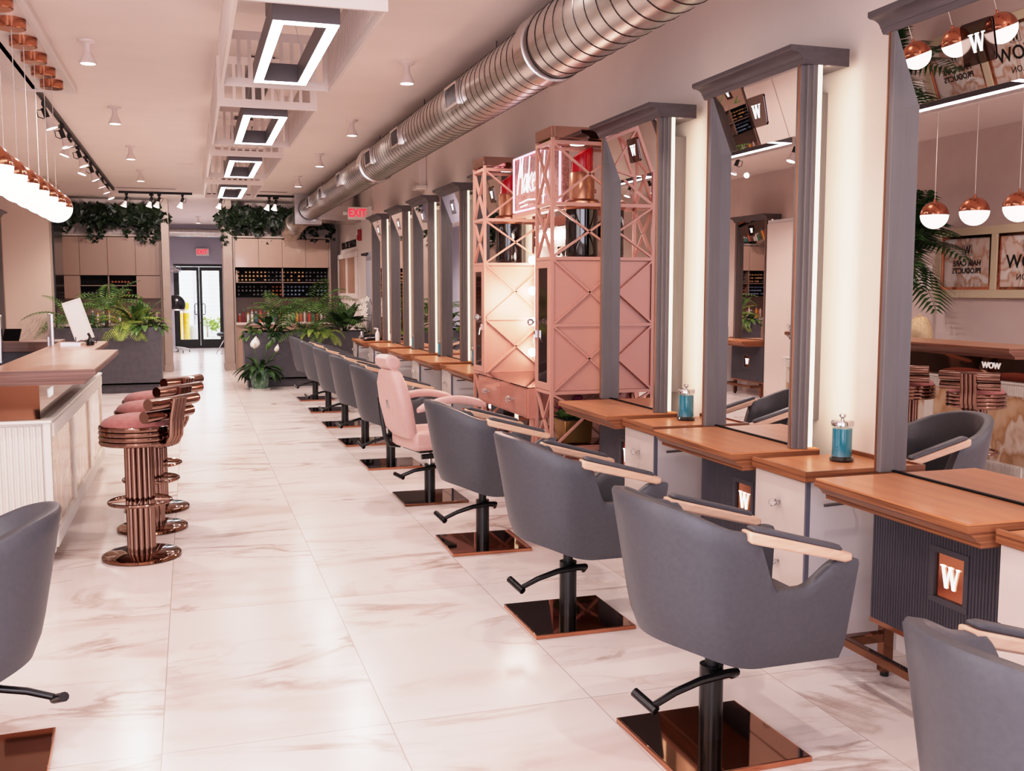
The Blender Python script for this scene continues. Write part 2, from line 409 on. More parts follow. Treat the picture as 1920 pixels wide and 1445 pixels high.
# ------------------------------------------------------------------ outdoors
struct('ground', MB().box(-9, 9, 29.2, 45, -0.12, -0.02), M_asph, smooth=0)
sd = MB()
for k in range(26): sd.prism([(0,0),(0.03,0),(0.008,0.17),(0,0.17)], (-9, 40, k*0.165), (0,-1,0), (0,0,1), (18,0,0))
tag(sd.build('siding_wall', M_siding, smooth=0), 'white clapboard wall of the building across the yard', 'wall')
def bollard(x, y, lab):
    t = thing('bollard', lab, 'bollard', (x, y, -0.02), group='yellow bollards outside the doors')
    MB().lathe([(0.1,0),(0.1,1.15),(0.08,1.22),(0.001,1.25)], n=16).build('post', M_yellow, t)
    MB().lathe([(0.104,0.9),(0.104,0.97)], n=16).build('band', M_white, t)
bollard(-0.34, 33, 'left yellow bollard outside the glass doors')
bollard(-0.12, 33.1, 'right yellow bollard outside the glass doors, beside the dark pole')
t = thing('yard_pole', 'dark grey pole on a concrete drum outside the glass doors', 'pole', (0.17, 33.6, -0.02))
MB().lathe([(0.26,0),(0.26,0.42),(0.2,0.5),(0.001,0.5)], n=20).build('concrete_base', M_asph, t)
MB().cyl((0,0,0.5), (0,0,4), 0.065, 14).build('pole', M_lav, t)
def shrub(x, y, s, lab):
    mb = MB()
    for k in range(170):
        a = random.uniform(0, 2*PI); e = random.uniform(0.1, 1.5); r = s*random.uniform(0.6, 1)
        p = Vector((r*math.cos(a)*math.cos(e), r*math.sin(a)*math.cos(e), 0.15+r*1.2*math.sin(e)))
        d = Vector((random.uniform(-1,1), random.uniform(-1,1), random.uniform(-0.3,1))).normalized(); w = d.cross(Vector((random.random(), random.random(), 0.3))).normalized()
        mb.add([p, p+d*0.06+w*0.03, p+d*0.13, p+d*0.06-w*0.03], [(0,1,2,3)])
    t = thing('shrub', lab, 'shrub', (x, y, -0.02), group='shrubs along the yard')
    mb.build('foliage', M_greenl, t, smooth=0)
    MB().cyl((0,0,0), (0,0,0.4), 0.03, 8).build('stem', M_trunk, t)
for i, (x, n) in enumerate(((0.55, 'shrub outside just right of the dark pole'), (1.0, 'shrub outside behind the middle of the right glass door'), (1.5, 'shrub outside at the right edge of the glass doors'))): shrub(x, 36+0.3*i, 0.42, 'low pale green ' + n)
t = thing('parked_car', 'silver car rear corner parked outside left of the bollards', 'car', (-1.35, 33.4, -0.02))
mb = MB().loft([(-0.8,0.8,-1.9,1.9,0.25),(-0.84,0.84,-2,2,0.5),(-0.82,0.82,-1.98,1.95,0.85),(-0.78,0.78,-1.9,1.6,0.95)])
mb.loft([(-0.74,0.74,-1.7,1.0,0.95),(-0.6,0.6,-1.2,0.5,1.42)]); mb.build('body', M_alu, t, bevel=0.05)
MB().loft([(-0.66,0.66,-1.66,-1.5,1.0),(-0.56,0.56,-1.27,-1.2,1.36)]).build('rear_window', M_screen, t)
for sx in (-0.72, 0.72):
    MB().cbox((sx*0.86, -2.0, 0.72), (0.2, 0.06, 0.16)).build('tail_lamp', M_alarm, t, bevel=0.01)
    for sy in (-1.25, 1.25): MB().cyl((sx-0.1, sy, 0.31), (sx+0.1, sy, 0.31), 0.31, 20).build('wheel', M_track, t)
MB().box(-0.8, 0.8, -2.08, -1.9, 0.3, 0.52).build('bumper', M_dkmetal, t, bevel=0.03)

# ------------------------------------------------------------------ back room
t = thing('hood_dryer', 'black hooded hair dryer on a wheeled stand by the glass doors', 'hair dryer', (-0.36, 27, 0))
MB().ball((0.02, -0.05, 1.22), 0.24, 20, 10, -0.55, 1, (1,1,1.05)).build('hood', M_black, t)
MB().lathe([(0.205,1.07),(0.23,1.09),(0.215,1.11)], (0.02,-0.05,0), 20).build('hood_rim', M_alu, t)
MB().cyl((0,0.18,0.12), (0,0.18,1.3), 0.02, 10).tube([(0,0.18,1.25),(0,0.1,1.38),(0.02,-0.02,1.44)], 0.018, 8).build('stand_pole', M_black, t)
b = MB()
for k in range(5):
    a = 2*PI*k/5+0.2; b.tube([(0,0.18,0.14),(0.2*math.cos(a),0.18+0.2*math.sin(a),0.11),(0.33*math.cos(a),0.18+0.33*math.sin(a),0.07)], 0.016, 8)
b.build('star_base', M_alu, t)
for k in range(5):
    a = 2*PI*k/5+0.2; MB().cyl((0.33*math.cos(a)-0.012,0.18+0.33*math.sin(a),0.03), (0.33*math.cos(a)+0.012,0.18+0.33*math.sin(a),0.03), 0.03, 10).build('castor', M_black, t)
t = thing('chrome_wall_lamp', 'ring of thin chrome tubes beside the top of the glass doors', 'wall lamp', (-0.36, 28.4, 2.05))
b = MB()
for k in range(6): b.tube([(0.16*math.cos(2*PI*j/18), 0.1*math.sin(2*PI*j/18), 0.03*k+0.03*math.cos(2*PI*j/18+k)) for j in range(18)], 0.006, 6, closed=True)
b.build('rings', M_chrome, t); MB().cyl((0,0,0.06), (-1.24,0,0.06), 0.01, 8).build('arm', M_chrome, t)
t = thing('folding_chair', 'black chair with thin metal legs at the right of the glass doors', 'chair', (0.9, 26.2, 0), 0.3)
MB().loft([(-0.22,0.2,-0.2,0.2,0.44),(-0.24,0.22,-0.22,0.22,0.5),(-0.2,0.18,-0.18,0.18,0.54)]).build('seat', M_black, t, bevel=0.02)
MB().loft([(0.14,0.2,-0.19,0.19,0.6),(0.2,0.26,-0.2,0.2,0.8),(0.27,0.31,-0.16,0.16,1.02)]).build('backrest', M_black, t, bevel=0.02)
for sy in (-0.18, 0.18):
    MB().tube([(0.02,sy,0.47),(-0.26,sy,0.0)], 0.012, 8).build('leg', M_chrome, t)
    MB().tube([(0.24,sy,0.85),(0.1,sy,0.47),(0.24,sy,0.0)], 0.012, 8).build('leg', M_chrome, t)
dd = MB().cyl((-1.603,28.6,3.12), (1.603,28.6,3.12), 0.12, 24)
tag(dd.build('cross_duct', M_duct), 'narrow ribbed duct crossing above the far glass doors', 'duct')
for k in range(26):
    pass
def exit_sign(name, lab, loc, rot, w=0.33, h=0.2):
    t = thing('exit_sign', lab, 'exit sign', loc, rot)
    MB().box(-w/2, w/2, -0.02, 0.02, -h/2, h/2).build('housing', M_exitw, t, bevel=0.008)
    text('letters', 'EXIT', h*0.86, M_exitr, (-0.01, -0.021, 0), (1,0,0), (0,0,1), t, bold=0.004, sx=0.8)
    MB().prism([(0,-0.012),(0.02,0),(0,0.012)], (w/2-0.035, -0.024, 0), (1,0,0), (0,0,1), (0,0.006,0)).build('arrow', M_exitr, t)
    return t
t = exit_sign('exit_sign', 'red EXIT sign above the far glass doors', (0.37, 28.9, 2.62), 0, 0.34, 0.2)
MB().box(-0.1, 0.1, 0.02, 0.1, -0.06, 0.06).build('wall_box', M_exitw, t)
t = exit_sign('exit_sign', 'red EXIT sign jutting from the right wall beside the duct', (2.72, 17.0, 2.87), 0, 0.34, 0.21)
MB().box(0.17, 0.23, -0.03, 0.03, -0.09, 0.12).box(0.23, 0.26, -0.02, 0.02, 0, 0.06).build('wall_bracket', M_exitw, t)
MB().box(-0.25, -0.18, -0.02, 0.02, -0.03, 0.03).build('side_lamp', M_exitw, t, bevel=0.01)

# ------------------------------------------------------------------ fire alarm, letters, swatch board
t = thing('fire_alarm', 'red fire alarm strobe on the far right wall', 'alarm', (WR+0.002, 18.3, 2.58))
MB().box(-0.06, 0, -0.08, 0.08, -0.1, 0.1).build('body', M_alarm, t, bevel=0.015)
MB().box(-0.085, -0.06, 0.0, 0.06, 0.02, 0.08).build('strobe', M_exitw, t, bevel=0.008)
MB().box(-0.075, -0.06, -0.05, 0.05, -0.085, -0.01).build('horn_grille', M_alarm, t)
tt = text('wall_letters', 'HAIR CARE STATION', 0.2, M_ink, (WR-0.006, 19.75, 2.46), (0,-1,0), (0,0,1), None, 0.006, sx=0.95)
tag(tt, 'dark raised wall lettering above the swatch board', 'lettering')
t = thing('swatch_board', 'large pale frame of hair colour swatches on the far right wall', 'swatch board', (WR, 19.9, 1.87))
MB().frame((-0.05, 1.2, -0.44), (0,-1,0), (0,0,1), 2.4, 0.88, 0.1, (0.05,0,0)).build('frame', M_wall, t, bevel=0.008)
for y0, y1 in ((-1.1, -0.04), (0.04, 1.1)): MB().box(-0.02, 0, y0, y1, -0.34, 0.34).build('swatches', M_swatch, t)
MB().box(-0.045, 0, -0.04, 0.04, -0.34, 0.34).build('mullion', M_wall, t)
t = thing('conduit_box', 'pale narrow box high on the right wall under the duct', 'conduit', (WR, 13.1, 2.95))
MB().box(-0.1, 0, -0.12, 0.12, 0, 0.4).build('cover', M_wall, t, bevel=0.01)
MB().box(-0.14, 0, -0.16, 0.16, -0.05, 0.0).build('foot', M_wall, t, bevel=0.01)

# ------------------------------------------------------------------ closet block on the left
t = thing('tall_closet', 'pale partition closet on the left before the back cabinets', 'closet', (WL, 17.3, 0))
MB().box(0.001, 0.74, 0, 1.6, 0.001, H-0.001).build('body', M_beige, t)
pn = MB().box(0.74, 0.765, 0.35, 1.5, 0.95, 2.78).build('dark_panel', M_screen, t, bevel=0.004, label='dark glossy upright panel')
t = thing('white_closet', 'tall ivory closet with crystal knobs beside the reception wall', 'closet', (WL, 10.9, 0))
MB().box(0.002, 0.66, 0, 1.42, 0.001, 2.55).build('body', M_lacqs, t)
for k in range(2):
    d = MB().box(0.662, 0.685, 0.02+k*0.7, 0.70+k*0.7, 0.06, 2.5).build('door', M_lacq, t, bevel=0.003)
    MB().ball((0.715, 0.62 if k == 0 else 0.78, 1.12), 0.028, 10, 6).cyl((0.685, 0.62 if k == 0 else 0.78, 1.12), (0.7, 0.62 if k == 0 else 0.78, 1.12), 0.01, 8).build('knob', M_crystal, d)
#PART3
# ------------------------------------------------------------------ styling chairs
def sstep(a, b, x):
    t = max(0, min(1, (x-a)/(b-a))); return t*t*(3-2*t)
def shell_mb():
    ns, nb = 26, 30
    params = []
    for i in range(ns): params.append(('s', 1, i/ns))
    for i in range(nb+1): params.append(('b', 0, PI/2 + PI*i/nb))
    for i in range(ns-1, -1, -1): params.append(('s', -1, i/ns))
    def plan(p, z, inset):
        f = (z-0.37)/0.56
        hw = 0.25+0.045*f - inset; xf = 0.362+0.06*f; ax = 0.22+0.10*f - inset
        if p[0] == 's': return (xf + (-0.05-xf)*p[2], p[1]*hw)
        return (-0.05 + ax*math.cos(p[2]), hw*math.sin(p[2]))
    def ztop(p):
        x, y = plan(p, 0.8, 0)
        if x < -0.05: return 0.822 + 0.108*sstep(-0.05, -0.39, x) ** 0.8
        z = 0.822 - 0.035*(x+0.05)
        z -= (z-0.615)*sstep(-0.02, 0.10, x)
        return z + 0.085*sstep(0.19, 0.335, x) - 0.015*sstep(0.40, 0.425, x)
    def zbot(p):
        x, y = plan(p, 0.4, 0)
        return 0.345 + 0.085*sstep(0.05, -0.30, x)
    rows = []
    m = 7
    for j in range(m+1):
        r = []
        for p in params:
            a, b = zbot(p), ztop(p)-0.012
            z = a + (b-a)*j/m
            ins = 0.018*max(0, 1-j/1.2) if j < 2 else 0
            x, y = plan(p, z, ins); r.append((x, y, z))
        rows.append(r)
    for ins, dz in ((0.008, 0.0), (0.04, 0.0), (0.052, -0.012)):
        rows.append([(*plan(p, ztop(p), ins), ztop(p)+dz) for p in params])
    for j in range(1, 5):
        r = []
        for p in params:
            a, b = 0.44, ztop(p)-0.012
            z = b + (a-b)*j/4; r.append((*plan(p, z, 0.055), z))
        rows.append(r)
    mb = MB(); mb.grid(rows)
    n = len(params); k = len(rows)
    for c in (0, n-1):   # front edges
        vs = [rows[i][c] for i in range(k)]
        for i in range(k//2):
            a, b = i, k-1-i
            if b-1 > a+1 or b-1 == a+1: mb.add([vs[a], vs[a+1], vs[b-1], vs[b]], [(0,1,2,3)])
    vs = [rows[0][i] for i in range(n)]
    mb.add(vs + [(0.05, 0, 0.345)], [(i, (i+1) % n, n) for i in range(n)])
    cu = MB(); cr = []
    sub_ = params[2:-2]
    for ins, z in ((0.085,0.44),(0.066,0.46),(0.066,0.505),(0.075,0.52),(0.1,0.53)): cr.append([(*[c-(0.02 if k == 0 else 0) for k, c in enumerate(plan(p, 0.5, ins))], z) for p in sub_])
    cu.grid(cr, True); cu.add(cr[0], [tuple(range(len(sub_)))]); cu.add(cr[-1], [tuple(range(len(sub_)))])
    global SEAT; SEAT = cu
    return mb
SHELL = shell_mb().mesh('shell_mesh', M_grey, 50)
def make_chair():
    t = thing('styling_chair', 'x', 'salon chair', (0,0,0))
    sh = bpy.data.objects.new('shell', SHELL); C.objects.link(sh); sh.parent = t
    SEAT.build('seat_cushion', M_greyin, t, label='dark padded seat')
    for s in (-1, 1):
        a = MB()
        y = s*0.272
        a.prism([(-0.045,0.800),(-0.035,0.790),(0.325,0.699),(0.35,0.703),(0.35,0.728),(-0.045,0.832)], (0, y-0.03, 0), (1,0,0), (0,0,1), (0,0.06,0))
        ar = a.build('armrest', M_arm, t, bevel=0.008, label='pale wooden armrest')
        MB().prism([(-0.03,0.829),(0.30,0.738),(0.32,0.74),(0.305,0.757),(-0.005,0.842),(-0.03,0.842)], (0, y-0.022, 0), (1,0,0), (0,0,1), (0,0.044,0)).build('arm_pad', M_grey, ar, bevel=0.007)
    MB().cyl((0,0,0.018), (0,0,0.285), 0.042, 24).build('column', M_black, t)
    MB().cyl((0,0,0.285), (0,0,0.36), 0.024, 16).build('piston', M_track, t)
    MB().tube([(0.075,-0.01,0.235),(0.07,-0.045,0.262),(0.02,-0.062,0.268),(-0.08,-0.066,0.258),(-0.18,-0.07,0.232),(-0.27,-0.074,0.195)], [0.012,0.017,0.016,0.014,0.013,0.012], 10).tube([(-0.262,-0.09,0.185),(-0.3,0.0,0.222)], 0.017, 10).build('pump_lever', M_black, t)
    b = MB().box(-0.246,0.246,-0.246,0.246,0.0,0.02).build('base_plate', M_bronze, t, bevel=0.003, label='square bronze mirrored base')
    MB().frame((-0.25,-0.25,0.001), (1,0,0), (0,1,0), 0.5, 0.5, 0.006, (0,0,0.017)).build('edge_band', M_copper, b)
    return t
chair0 = make_chair()
CH = [(1.72, 1.55, 'charcoal salon chair nearest the camera, cut off by the right edge'),
      (1.72, 3.07, 'large charcoal salon chair fully seen in front, second from the near right corner'),
      (1.72, 4.49, 'charcoal salon chair, third of the right row, lever and bronze base clear'),
      (1.72, 6.0, 'charcoal salon chair just in front of the pink chair'),
      (1.72, 9.05, 'charcoal salon chair directly behind the pink chair'),
      (1.72, 10.47, 'second charcoal salon chair behind the pink chair'),
      (1.72, 11.92, 'third charcoal salon chair behind the pink chair'),
      (1.72, 13.42, 'fourth charcoal salon chair behind the pink chair, last but one of the row'),
      (1.72, 14.88, 'farthest charcoal salon chair of the right row, before the planter')]
for i, (x, y, lab) in enumerate(CH):
    rz = (0.0, 0.02, 0.0, -0.02, 0.0, 0.03, 0, -0.03, 0.02)[i]
    if i == 0: chair0.location = (x, y, 0); chair0['label'] = lab; chair0['group'] = 'charcoal salon chairs'
    else: dup(chair0, (x, y, 0), rz, lab, 'charcoal salon chairs')
lc = dup(chair0, (-0.745, 3.6, 0), PI+0.05, 'charcoal salon chair cut off by the left edge, facing left', 'charcoal salon chairs')
for ch in lc.children:
    if ch.name.split('.')[0] in ('shell','seat_cushion','armrest'): ch.location = (0.05, 0, -0.045)

# ------------------------------------------------------------------ pink make-up chair
t = thing('makeup_chair', 'pale pink reclining salon chair with headrest and curved arms', 'salon chair', (1.72, 7.47, 0), 0.2)
def padded(layers): return MB().loft(layers)
b = MB()
rows = []
for z, x, hw, th in ((0.50,-0.2,0.18,0.09),(0.56,-0.235,0.215,0.12),(0.75,-0.275,0.225,0.13),(0.9,-0.305,0.205,0.12),(0.99,-0.32,0.15,0.09),(1.015,-0.325,0.11,0.05)):
    r = []
    for a in range(24):
        t_ = 2*PI*a/24; c, s_ = math.cos(t_), math.sin(t_)
        r.append((x + th/2*(abs(c)**0.5)*(1 if c > 0 else -1), hw*(abs(s_)**0.5)*(1 if s_ > 0 else -1), z))
    rows.append(r)
b.grid(rows, True); b.add(rows[0], [tuple(range(24))]); b.add(rows[-1], [tuple(range(24))])
bk = b.build('backrest', M_pinkl, t, smooth=60)
MB().box(-0.345,-0.338,-0.02,0.02,0.72,0.78).build('badge', M_chrome, bk)
hr = MB(); rows = []
for y in (-0.115,-0.105,-0.06,0,0.06,0.105,0.115):
    k = 0.6 if abs(y) > 0.11 else 1
    rows.append([(-0.335+0.06*k*math.cos(2*PI*a/16), y, 1.065+0.055*k*math.sin(2*PI*a/16)-0.25*(0.05*math.cos(2*PI*a/16))) for a in range(16)])
hr.grid(rows, True); hr.add(rows[0], [tuple(range(16))]); hr.add(rows[-1], [tuple(range(16))])
hd = hr.build('headrest', M_pinkl, t, smooth=60)
for y in (-0.05, 0.05): MB().cyl((-0.33,y,0.96),(-0.335,y,1.05),0.008,8).build('headrest_post', M_black, hd)
MB().loft([(-0.2,0.27,-0.21,0.21,0.41),(-0.22,0.29,-0.235,0.235,0.43),(-0.22,0.29,-0.235,0.235,0.52),(-0.2,0.26,-0.21,0.21,0.555)]).build('seat', M_pinkl, t, bevel=0.025)
for s in (-1, 1):
    rows = []
    for i in range(13):
        u = i/12; x = -0.22+0.55*u; z = 0.685+0.105*math.sin(PI*(0.12+0.72*u))
        w = 0.034*(0.7 if i in (0, 12) else 1); h = 0.03*(0.6 if i in (0, 12) else 1)
        rows.append([(x, s*0.285 + w*(abs(math.cos(2*PI*a/12))**0.6)*(1 if math.cos(2*PI*a/12) > 0 else -1), z + h*math.sin(2*PI*a/12)) for a in range(12)])
    a = MB().grid(rows, True); a.add(rows[0], [tuple(range(12))]); a.add(rows[-1], [tuple(range(12))])
    ar = a.build('armrest', M_pinkl, t, smooth=60)
    for a, b2, c in ((-0.1,-0.09,-0.05),(0.16,0.14,0.12)): MB().tube([(a,s*0.285,0.72),(b2,s*0.28,0.58),(c,s*0.25,0.47)], 0.014, 8).build('arm_support', M_copper, ar)
    if s > 0: MB().tube([(-0.30,s*0.262,0.78),(-0.285,s*0.262,0.64),(-0.26,s*0.262,0.47),(-0.22,s*0.255,0.40),(-0.14,s*0.24,0.39)], 0.018, 8).build('recline_bracket', M_black, t)
MB().box(-0.15,0.15,-0.16,0.16,0.385,0.41).tube([(-0.12,-0.12,0.35),(0.05,-0.14,0.355)], 0.02, 8).build('tilt_mechanism', M_track, t)
MB().cyl((0,0,0.26),(0,0,0.39),0.02,16).build('piston', M_chrome, t)
MB().cyl((0,0,0.018),(0,0,0.27),0.042,24).build('column', M_black, t)
MB().tube([(0.07,0.01,0.24),(0.06,-0.05,0.255),(-0.02,-0.066,0.252),(-0.14,-0.03,0.235),(-0.24,0.0,0.195)], 0.014, 10).tube([(-0.23,-0.03,0.185),(-0.27,0.05,0.21)], 0.016, 8).build('pump_lever', M_black, t)
bp = MB().box(-0.246,0.246,-0.246,0.246,0,0.02, Matrix.Rotation(-0.2, 4, 'Z')).build('base_plate', M_bronze, t, bevel=0.003)

# ------------------------------------------------------------------ bar stools
def make_stool():
    t = thing('bar_stool', 'x', 'bar stool', (0,0,0))
    MB().lathe([(0.222,0),(0.228,0.006),(0.226,0.02),(0.21,0.028),(0.001,0.03)], n=48).build('base_disc', M_bronze, t, label='round mirrored bronze base')
    c = MB()
    for k in range(14):
        a = 2*PI*k/14; c.cyl((0.068*math.cos(a),0.068*math.sin(a),0.028),(0.068*math.cos(a),0.068*math.sin(a),0.70),0.0155,10)
    c.build('tube_column', M_stoolm, t)
    f = MB().tube([(0.175*math.cos(2*PI*k/40),0.175*math.sin(2*PI*k/40),0.34) for k in range(40)], 0.011, 8, closed=True)
    for a in (0.6, 2.2, 3.75, 5.3): f.cyl((0.08*math.cos(a),0.08*math.sin(a),0.345),(0.17*math.cos(a),0.17*math.sin(a),0.342),0.008,8)
    f.build('foot_ring', M_stoolm, t)
    r = MB()
    for k in range(4): r.tube([(0.205*math.cos(2*PI*j/48),0.205*math.sin(2*PI*j/48),0.705+0.029*k) for j in range(48)], 0.0155, 8, closed=True)
    r.lathe([(0.001,0.695),(0.2,0.695),(0.2,0.80),(0.001,0.80)], n=40)
    r.build('seat_rim', M_stoolm, t)
    prof = [(0.205,0.795),(0.207,0.81),(0.19,0.835),(0.15,0.855),(0.08,0.866),(0.001,0.87)]
    MB().lathe(prof, n=48).build('seat_cushion', M_velvet, t, smooth=60, label='dusty pink velvet seat cushion')
    p = MB()
    for k in range(4):
        y = -0.045+0.03*k
        p.tube([(0.15,y,0.69),(0.2,y,0.69),(0.24,y,0.705),(0.268,y,0.75),(0.275,y,0.85),(0.30,y,0.97)], 0.0155, 8)
    p.build('back_post', M_stoolm, t)
    for z in (0.875, 0.948):
        MB().tube([(0.215+0.03*(z > 0.9),-0.215,z),(0.225+0.03*(z > 0.9),-0.1,z),(0.228+0.03*(z > 0.9),0,z),(0.225+0.03*(z > 0.9),0.1,z),(0.215+0.03*(z > 0.9),0.215,z)], 0.035, 18).build('back_tube', M_stoolm, t, smooth=60)
    return t
s0 = make_stool(); G = 'bronze bar stools along the bar'
s0.location = (-0.317, 6.34, 0); s0.rotation_euler = (0,0,-0.62); s0['label'] = 'rose bronze bar stool nearest the camera with pink velvet seat'; s0['group'] = G
dup(s0, (-0.28, 7.08, 0), -0.66, 'middle of the three rose bronze bar stools', G)
dup(s0, (-0.27, 7.72, 0), -0.6, 'farthest of the three rose bronze bar stools', G)

# ------------------------------------------------------------------ styling stations: mirror, worktop, cabinet (local: wall at x=0, room towards -x, far jamb at y=0)
FX = 2.69-WR; MX = 2.755-WR      # frame front, mirror plane
def make_mirror():
    t = thing('styling_mirror', 'x', 'mirror', (0,0,0))
    f = MB()
    for y0, y1, s in ((-0.03,0.0,1),(-0.86,-0.83,-1)):
        f.box(FX, -0.218, y0, y1, 0.85, 2.63)
        e = 0.018*s
        yo = y1 if s > 0 else y0
        f.box(MX-0.037, -0.23, min(yo,yo+e), max(yo,yo+e), 0.85, 2.63)
        f.box(MX-0.016, -0.218, min(yo,yo+1.8*e), max(yo,yo+1.8*e), 0.85, 2.63)
    f.box(MX+0.0085, -0.2, -0.82, -0.04, 0.85, 2.62)
    f.box(-0.2, 0, -0.66, -0.20, 0.95, 2.55)
    fr = f.build('frame', M_frame, t, smooth=0, bevel=0.003)
    tr = MB()
    for y in (-0.004, -0.86): tr.box(FX-0.006, FX, y, y+0.006, 0.85, 2.63)
    tr.build('edge_trim', M_coppers, fr, smooth=0)
    cp = [(-0.06,2.62),(FX-0.004,2.62),(FX-0.012,2.632),(FX-0.014,2.64)]
    for k in range(7): cp.append((FX-0.018-0.05*(k/6)**1.6, 2.642+0.032*(1-(1-k/6)**1.8)))
    cp += [(FX-0.074,2.676),(FX-0.08,2.682),(FX-0.08,2.70),(-0.06,2.70)]
    MB().prism(cp, (0,-0.90,0), (1,0,0), (0,0,1), (0,0.94,0)).build('crown', M_crown, t, smooth=25)
    MB().box(MX, MX+0.008, -0.83, -0.03, 0.858, 2.36).build('mirror_pane', M_mirror, t, smooth=0)
    MB().box(MX-0.008, MX+0.004, -0.83, -0.03, 0.85, 0.858).build('bottom_strip', M_onyxd, t, smooth=0)
    tp = MB().add([(FX+0.004,-0.83,2.63),(FX+0.004,-0.03,2.63),(MX-0.002,-0.03,2.325),(MX-0.002,-0.83,2.325),
                   (FX+0.016,-0.83,2.63),(FX+0.016,-0.03,2.63),(MX+0.006,-0.03,2.325),(MX+0.006,-0.83,2.325)],
                  [(0,1,2,3),(4,7,6,5),(0,4,5,1),(1,5,6,2),(2,6,7,3),(3,7,4,0)]).build('tilted_pane', M_mirror, t, smooth=0)
    # logo plate on the tilted pane
    a = Vector((FX+0.004,0,2.63)); bb = Vector((MX-0.002,0,2.325)); up = (a-bb).normalized(); r = Vector((0,-1,0)); n = r.cross(up)
    o = bb + (a-bb)*0.52 + Vector((0,-0.445,0)) + n*0.003
    def rr(w, h, c, k=5):
        p = []
        for cx, cy, a0 in ((w/2-c,h/2-c,0),(-w/2+c,h/2-c,90),(-w/2+c,-h/2+c,180),(w/2-c,-h/2+c,270)):
            for i in range(k+1):
                an = math.radians(a0+90*i/k); p.append((cx+c*math.cos(an), cy+c*math.sin(an)))
        return p
    pl = MB().prism(rr(0.155,0.15,0.014), o, r, up, n*0.002).build('logo_plate', M_smoke, t, smooth=0, label='smoked rounded glass logo plate')
    letter_w(MB(), o+n*0.0022, r, up, 0.066, 0.002).build('logo_letter', M_wlight, pl, smooth=0)
    for s, y in ((1, 0.0), (-1, -0.86)):
        yo = y + s*0.02
        MB().box(-0.217, -0.196, min(y-s*0.03,y+s*0.034), max(y-s*0.03,y+s*0.034), 0.86, 2.62).build('led_strip', M_strip, t, smooth=0, label='warm glowing LED strip')
    return t
def make_top():
    t = thing('styling_worktop', 'x', 'worktop', (0,0,0))
    x0, y0, y1 = 2.36-WR, -0.89, -0.055
    MB().box(x0+0.003, -0.15, y0+0.003, y1-0.003, 0.842, 0.85).build('surface', M_top, t, smooth=0)
    pr = [(-0.15,0.765),(x0+0.055,0.765),(x0+0.055,0.782),(x0+0.04,0.787),(x0+0.03,0.80),(x0+0.012,0.815),(x0,0.819),(x0,0.8425),(-0.15,0.8425)]
    MB().prism(pr, (0,y0,0), (1,0,0), (0,0,1), (0,y1-y0,0)).build('moulded_edge', M_topedge, t, smooth=0)
    # fluted modesty panel with lit logo window
    px = 2.69-WR; p = MB()
    def flutes(ya, yb, za, zb):
        n = max(1, int(round((yb-ya)/0.016))); w = (yb-ya)/n
        poly = []
        for i in range(n):
            poly += [(ya+i*w, 0.0), (ya+(i+0.15)*w, -0.005), (ya+(i+0.6)*w, -0.005), (ya+(i+0.75)*w, 0.0)]
        poly += [(yb, 0.0), (yb, 0.03), (ya, 0.03)]
        p.prism(poly, (px, 0, za), (0,1,0), (1,0,0), (0,0,zb-za))
    wy, wz = -0.45, 0.52
    flutes(-0.9, wy-0.085, 0.235, 0.766); flutes(wy+0.085, 0.0, 0.235, 0.766); flutes(wy-0.085, wy+0.085, 0.235, wz-0.095); flutes(wy-0.085, wy+0.085, wz+0.095, 0.766)
    p.box(px+0.03, -0.15, -0.88, -0.02, 0.235, 0.766)
    pn = p.build('fluted_panel', M_panelg, t, smooth=0)
    MB().box(px-0.004, px+0.03, -0.9, 0.0, 0.215, 0.235).build('bottom_trim', M_coppers, pn, smooth=0)
    MB().frame((px-0.008, wy+0.1, wz-0.11), (0,-1,0), (0,0,1), 0.2, 0.22, 0.024, (0.02,0,0)).build('logo_frame', M_panelg, t, smooth=0, bevel=0.002)
    w = MB().box(px+0.004, px+0.02, wy-0.085, wy+0.085, wz-0.095, wz+0.095).build('logo_window', M_copper, t, smooth=0, label='rose mirrored logo window')
    letter_w(MB(), (px+0.002, wy, wz), (0,-1,0), (0,0,1), 0.085, 0.003).build('logo_letter', M_wlight, w, smooth=0)
    # footrest
    fr = MB()
    for y in (-0.07, -0.82):
        fr.box(px-0.0, px+0.05, y-0.02, y+0.02, 0.02, 0.216); fr.box(px-0.17, px+0.0, y-0.02, y+0.02, 0.15, 0.19)
    fr.box(px-0.195, px-0.165, -0.86, -0.03, 0.155, 0.19)
    f = fr.build('footrest', M_bronze, t, smooth=0, bevel=0.003)
    for y in (-0.07, -0.82): MB().cyl((px+0.025,y,0),(px+0.025,y,0.022),0.018,12).build('levelling_foot', M_black, f)
    return t
